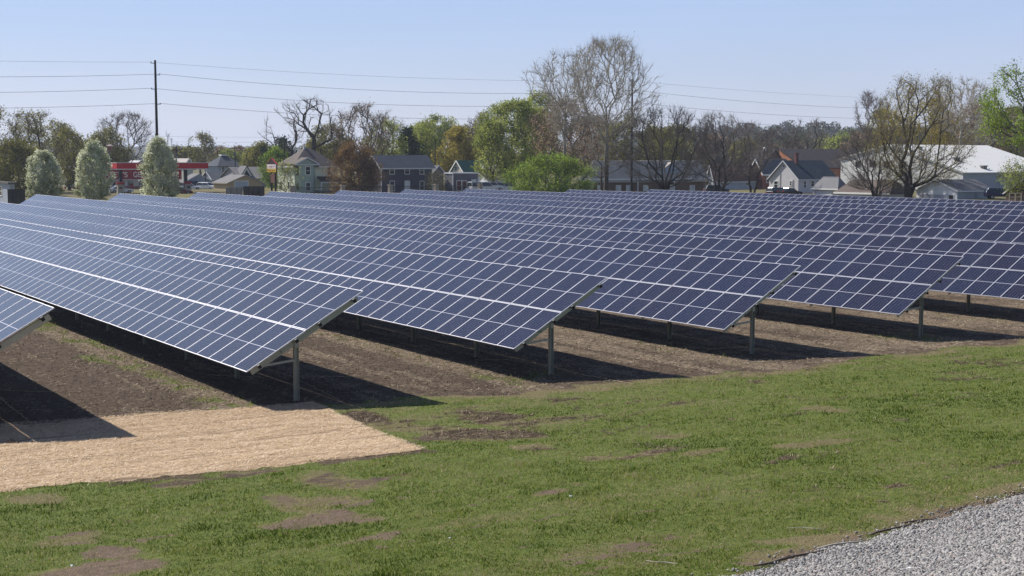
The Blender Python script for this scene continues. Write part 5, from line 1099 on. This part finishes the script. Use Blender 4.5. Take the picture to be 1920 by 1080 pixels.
# sycamores
tree('sycamore', 'huge bare sycamore with pale limbs, tallest tree in the photo', 1137, 240, 79, 176, 238, 'fan', n=400, bias=.5, bark=BARK_PALE, trunkr=.40, twigs=9, twl=(.7, 1.9), twr=.02, rtip=.035, gaps=.36, trunk_to=.22, leaf=LBUD, nleaf=1200, lsize=.2, cx=1146, step=1.1, upd=.5)
tree('sycamore', 'pale trunked bare sycamore just left of the huge one', 1060, 250, 104, 134, 245, 'vase', n=290, bias=.5, bark=BARK_PALE, trunkr=.32, twigs=8, twl=(.7, 1.9), twr=.02, rtip=.035, gaps=.38, trunk_to=.45, leaf=LBUD, nleaf=1500, lsize=.22)
tree('sycamore', 'low spreading pale branches around the foot of the huge sycamore', 1128, 238, 215, 130, 322, 'wide', n=90, bias=.25, bark=BARK_PALE, trunkr=.2, twigs=5, twl=(.6, 1.6), twr=.02, gaps=.5, leaf=LBUD, nleaf=800, lsize=.2)
tree('leafy_tree', 'brown olive budding tree behind the lime bush', 1062, 268, 188, 120, 330, 'round', n=230, leaf=LBUD, nleaf=9500, lsize=.34, bark=BARK_GREY, trunkr=.4, twigs=7, gaps=.34)
tree('leafy_tree', 'olive tree behind the brick building roof', 1180, 320, 225, 120, 320, 'round', n=200, leaf=LOLIVE, nleaf=9500, lsize=.44, bark=BARK_GREY, trunkr=.4)
tree('leafy_tree', 'yellowish tree between the two dark bare trees', 1270, 340, 240, 110, 320, 'round', n=170, leaf=LOLIVE, nleaf=6500, lsize=.45, bark=BARK_GREY, trunkr=.35)
tree('leafy_bush', 'lime green bushy tree behind the panels, left of the brick building', 1035, 228, 296, 150, 374, 'wide', n=260, bias=.4, leaf=LLIME, nleaf=19000, lsize=.26, bark=BARK_DARK, trunkr=.2, stems=3, gaps=.28, base=1.0)
# dark multi stemmed trees
tree('bare_tree', 'dark many stemmed bare tree in front of the brick building', 1246, 232, 206, 184, 346, 'fan', n=330, bias=.55, stems=4, bark=BARK_DARK, trunkr=.26, twigs=7, twl=(.6, 1.7), twr=.02, rtip=.026, gaps=.3, trunk_to=.2, step=.8)
tree('bare_tree', 'dark bare tree in front of the pale blue grey house', 1350, 235, 216, 150, 346, 'fan', n=280, bias=.5, stems=3, bark=BARK_DARK, trunkr=.25, twigs=7, twl=(.6, 1.6), twr=.02, rtip=.026, gaps=.3, step=.8)
tree('bare_tree', 'dark bare tree in front of the red brick house', 1412, 250, 232, 90, 325, 'round', n=150, bias=.5, stems=2, bark=BARK_DARK, trunkr=.22, twigs=8, twl=(.5, 1.4), twr=.02, gaps=.3)
tree('bare_tree', 'low dark bare tree with spreading stems before the white metal building', 1645, 225, 238, 160, 352, 'fan', n=330, bias=.55, stems=5, bark=BARK_DARK, trunkr=.22, twigs=7, twl=(.6, 1.6), twr=.02, rtip=.026, gaps=.28, step=.8)
tree('bare_tree', 'thick trunked budding tree left of the bright white garage', 1706, 220, 150, 196, 345, 'fan', n=230, bias=.55, stems=3, bark=BARK_DARK, trunkr=.40, twigs=7, twl=(.7, 1.9), twr=.018, rtip=.03, gaps=.34, leaf=LYEL, nleaf=13000, lsize=.2, cx=1732, step=.9)
tree('leafy_tree', 'yellow olive tree behind the white metal building ridge', 1712, 330, 182, 150, 300, 'round', n=220, leaf=LYEL, nleaf=9500, lsize=.42, bark=BARK_GREY, trunkr=.4)
tree('sycamore', 'pink grey bare tree left of the yellow olive tree', 1632, 340, 176, 56, 262, 'vase', n=120, bias=.5, bark=plain('pinkish_bark', (.21, .165, .14), .95, .3, 2), trunkr=.35, twigs=8, twl=(.8, 1.9), twr=.035)
tree('leafy_tree', 'pale green tree just left of the yellow olive crown', 1652, 350, 212, 60, 300, 'round', n=110, leaf=LG, nleaf=3600, lsize=.45, bark=BARK_GREY, trunkr=.3)
tree('sycamore', 'pale sycamore with a white trunk behind the right end of the white roof', 1803, 310, 150, 110, 250, 'fan', n=220, bias=.5, bark=BARK_PALE, trunkr=.42, twigs=7, twl=(.7, 1.8), twr=.03, rtip=.04, leaf=LBUD, nleaf=900, lsize=.3, cx=1806)
tree('sycamore', 'short white trunked sycamore right of the pale sycamore', 1842, 320, 235, 60, 275, 'fan', n=50, bias=.3, bark=BARK_PALE, trunkr=.38, twigs=4, twl=(.8, 2.0), twr=.03, rtip=.05)
tree('leafy_tree', 'brown olive tree behind the two white trunked sycamores', 1830, 370, 200, 130, 300, 'round', n=220, leaf=LBUD, nleaf=9000, lsize=.48, bark=BARK_GREY, trunkr=.4, twigs=6)
tree('leafy_tree', 'olive green tree on the skyline at the right edge', 1900, 380, 205, 120, 310, 'round', n=190, leaf=LOLIVE, nleaf=10000, lsize=.5, bark=BARK_DARK, trunkr=.4)
tree('bare_tree', 'bare brown tree above the dark plum roof, right of the wooded hill', 1516, 420, 226, 70, 290, 'fan', n=110, bias=.4, stems=2, bark=BARK_DARK, trunkr=.45, twigs=6, twl=(1, 2.2), twr=.045, rtip=.07, gaps=.4)
tree('bare_tree', 'grey bare tree on the slope left of the dark plum roof', 1462, 400, 240, 80, 300, 'round', n=130, bark=BARK_GREY, trunkr=.3, twigs=8, twl=(.9, 2), twr=.04)
# the near green tree at the right edge
tree('leafy_tree', 'near green tree with dark limbs reaching in from the right edge', 1985, 165, 92, 295, 268, 'wide', n=330, bias=.42, bark=BARK_DARK, trunkr=.5, leaf=LLIME, nleaf=25000, lsize=.23, twigs=6, twl=(.4, 1.1), twr=.016, rtip=.026, gaps=.44, leafspread=.35, base=1.0, upd=.6)
tree('leafy_tree', 'low hanging green branch tree beside the brown shed', 1912, 200, 305, 66, 362, 'round', n=70, leaf=LG, nleaf=3000, lsize=.24, bark=BARK_DARK, trunkr=.14, rtip=.015, twr=.014)
# far small trees in the town, copies of three kinds
FARG = 'far town trees'
def far_proto(nm, lf, sd, nl):
    return tree(nm, 'x', 430, 430, 276, 36, 306, 'round', n=70, leaf=lf, nleaf=nl, lsize=.6, bark=BARK_GREY, trunkr=.3, twigs=6, twl=(.8, 2), twr=.045, seed=sd, group=FARG)
protos = [far_proto('far_tree', LOLIVE, 11, 2600), far_proto('far_tree', LBUD, 12, 1300), far_proto('far_tree', LG, 13, 2600)]
kinds = ['olive', 'brown', 'green']
spots = [(345, 420, 276, 0, 'behind the third flowering tree'), (412, 470, 276, 1, 'between the lone round tree and the crossarm pole'), (430, 400, 283, 2, 'beside the crossarm pole'), (452, 480, 276, 1, 'right of the crossarm pole'), (475, 430, 279, 2, 'right of the thin far pole'), (492, 390, 284, 0, 'left of the pole sign'),
         (640, 420, 262, 0, 'behind the green house right slope'), (790, 430, 250, 2, 'behind the dark evergreen by the dark house'), (885, 460, 240, 0, 'on the skyline above the green roof'), (1240, 430, 252, 0, 'behind the dark many stemmed tree'), (1330, 450, 255, 1, 'between the dark bare trees'), (1395, 470, 262, 0, 'above the near black brown roof'),
         (1440, 520, 268, 1, 'left of the orange brick gable'), (1550, 540, 262, 2, 'above the plum roof as a green clump'), (1580, 500, 256, 2, 'right of the green clump above the plum roof'), (1605, 470, 252, 1, 'behind the low dark bare tree'), (1490, 560, 266, 1, 'on the wooded slope'), (1765, 460, 240, 0, 'behind the white ridge'), (1865, 470, 235, 1, 'behind the near green tree'), (300, 450, 282, 1, 'left of the thin far pole'), (160, 440, 262, 0, 'between the first two flowering trees on the skyline'), (590, 420, 268, 0, 'behind the crooked bare tree')]
for i, (px, y, top, kd, where) in enumerate(spots):
    src = protos[kd]
    first = not src.get('used'); o = src if first else src.copy(); src['used'] = 1
    if not first:
        COL.objects.link(o)
        for ch in src.children: c = ch.copy(); COL.objects.link(c); c.parent = o
    X = wx(px, y, 8); g0 = gz(X, y); s_ = (wz(top, y)-g0)/(wz(276, 430)-.8)
    o.location = (X, y, g0); o.scale = (s_*random.uniform(.9, 1.5), s_*1.2, s_); o.rotation_euler = (0, 0, i*1.3)
    tag(o, 'far %s tree %s' % (kinds[kd], where), 'tree', FARG)
for p in protos: del p['used']
for o in list(bpy.data.objects):
    if 'used' in o: del o['used']

# ------------------------------------------------------------------ far woods and wooded hills
HILLS = []
def canopy_hill(name, pts, depth, seed, lump, stops, nx=340, ny=40, amp=1.0):
    """pts: (px, top py, distance) along the crest; a real ridge rising to that crest and falling behind it, roughened by tree crowns"""
    px = np.array([p[0] for p in pts], float); D = np.array([p[2] for p in pts], float); Hc = np.array([wz(p[1], p[2]) for p in pts])
    u = np.linspace(px[0], px[-1], nx); v = np.linspace(-1, 1, ny)
    Du = np.interp(u, px, D); Hu = np.interp(u, px, Hc)
    UU, VV = np.meshgrid(np.arange(nx), v, indexing='ij')
    Y = Du[:, None]+VV*depth; X = ((u-960)/F)[:, None]*Du[:, None]*(1+0*Y)
    prof = np.cos(VV*math.pi/2)**.8
    Zh = 1+(Hu[:, None]-lump-1)*prof
    n1 = fbm(X/(lump*1.1), Y/(lump*1.1), 3, seed); n2 = vnoise(X/(lump*2.7), Y/(lump*2.7), seed+4)
    Zh = Zh+lump*amp*(.55*n1+.25*n2)*np.clip(prof*4, 0, 1)
    HILLS.append((X, Y, Zh))
    Iq = np.arange(nx*ny).reshape(nx, ny); Qh = np.stack([Iq[:-1, :-1], Iq[1:, :-1], Iq[1:, 1:], Iq[:-1, 1:]], -1).reshape(-1, 4)
    k = NT(name+'_woods'); a = k.noise(.9/lump, 4, .7); c = k.ramp(a, stops); k.bump(k.noise(2.2/lump, 4, .7), 1.0, lump*.5)
    o = link(name, np_mesh(name, np.stack([X, Y, Zh], -1).reshape(-1, 3), [Qh], smooth=False), None, [k.fin(c, 1, 0, .05)]); return tag(o, kind='structure')
WOOD = [(.32, (.045, .038, .030)), (.5, (.085, .072, .055)), (.68, (.075, .085, .04))]
canopy_hill('hills', [(-400, 268, 3000), (100, 272, 3000), (330, 268, 2900), (450, 271, 2900), (520, 266, 2800), (620, 276, 2800), (800, 282, 2800), (1300, 276, 2600)], 500, 3, 14, WOOD)
canopy_hill('hills', [(1080, 262, 1500), (1250, 242, 1350), (1370, 236, 1300), (1470, 233, 1250), (1560, 237, 1250), (1640, 240, 1200), (1800, 236, 1200), (2300, 228, 1200)], 260, 9, 10, WOOD)
canopy_hill('hills', [(1380, 275, 800), (1440, 262, 760), (1500, 268, 740), (1560, 262, 720), (1650, 255, 720), (1900, 250, 700), (2300, 245, 700)], 90, 15, 7, [(.32, (.05, .042, .032)), (.5, (.10, .085, .062)), (.68, (.085, .10, .04))])
# a strip of far woods along the valley floor that reads as one mass
def woods(name, n, x0, x1, y0, y1, label, seed, hill=None, m=260):
    g = np.random.default_rng(seed); Vs, ts = [], []
    for i in range(n):
        hgt = g.uniform(7, 14); kind = g.random(); rr = hgt*g.uniform(.35, .5)
        if hill is None: y = g.uniform(y0, y1); X = (g.uniform(x0, x1)-960)/F*y; zg = gz(X, y)
        else: hx, hy, hz_ = HILLS[hill]; i_, j_ = g.integers(0, hx.shape[0]), g.integers(2, hx.shape[1]//2+4); X, y, zg = hx[i_, j_], hy[i_, j_], hz_[i_, j_]-2.5
        a = g.normal(size=(m, 3)); a /= np.linalg.norm(a, axis=1, keepdims=True); c = a*np.array([rr, rr, hgt*.42])*g.uniform(.5, 1, (m, 1))**.5+np.array([X, y, zg+hgt*.5]); s_ = g.uniform(.4, 1.0, (m, 1))
        u = g.normal(size=(m, 3)); u /= np.linalg.norm(u, axis=1, keepdims=True); w_ = np.cross(u, g.normal(size=(m, 3))); w_ /= np.linalg.norm(w_, axis=1, keepdims=True)
        Vs.append(np.stack([c-u*s_, c+w_*s_*.7, c+u*s_, c-w_*s_*.7], 1).reshape(-1, 3)); ts.append(np.clip(kind+.15*g.normal(size=m), 0, 1))
    V = np.concatenate(Vs); me = np_mesh(name, V, [np.arange(len(V)).reshape(-1, 4)], tint=np.concatenate(ts))
    o = link(name, me, None, [leafmat('far_wood_foliage', [(0, (.055, .045, .035)), (.4, (.10, .085, .06)), (.7, (.085, .09, .035)), (1, (.12, .15, .04))], .3)]); tag(o, label, 'woods', kind='stuff')
woods('far_woods', 130, -150, 2100, 480, 900, 'mixed brown and green far woods along the valley beyond the town', 5)

woods('hill_woods', 620, 0, 0, 0, 0, 'bare brown woods covering the long ridge at the right', 6, hill=1, m=120)
woods('slope_woods', 260, 0, 0, 0, 0, 'brown and green woods on the nearer slope at the right', 8, hill=2, m=170)
# ------------------------------------------------------------------ air
mb = MB(); mb.box(-6000, 6000, -4000, 6000, -2, 75); k = NT('haze_air'); vol = k.n('ShaderNodeVolumePrincipled'); vol.inputs['Density'].default_value = HAZE; vol.inputs['Color'].default_value = (.72, .82, 1, 1)
vol.inputs['Anisotropy'].default_value = .3
k.t.links.new(vol.outputs[0], k.out.inputs['Volume'])
for l in list(k.out.inputs['Surface'].links): k.t.links.remove(l)
if HAZE > 0: hz = mb.build('haze', k.m); tag(hz, 'thin pale blue haze in the air over the whole valley', 'haze', kind='stuff')
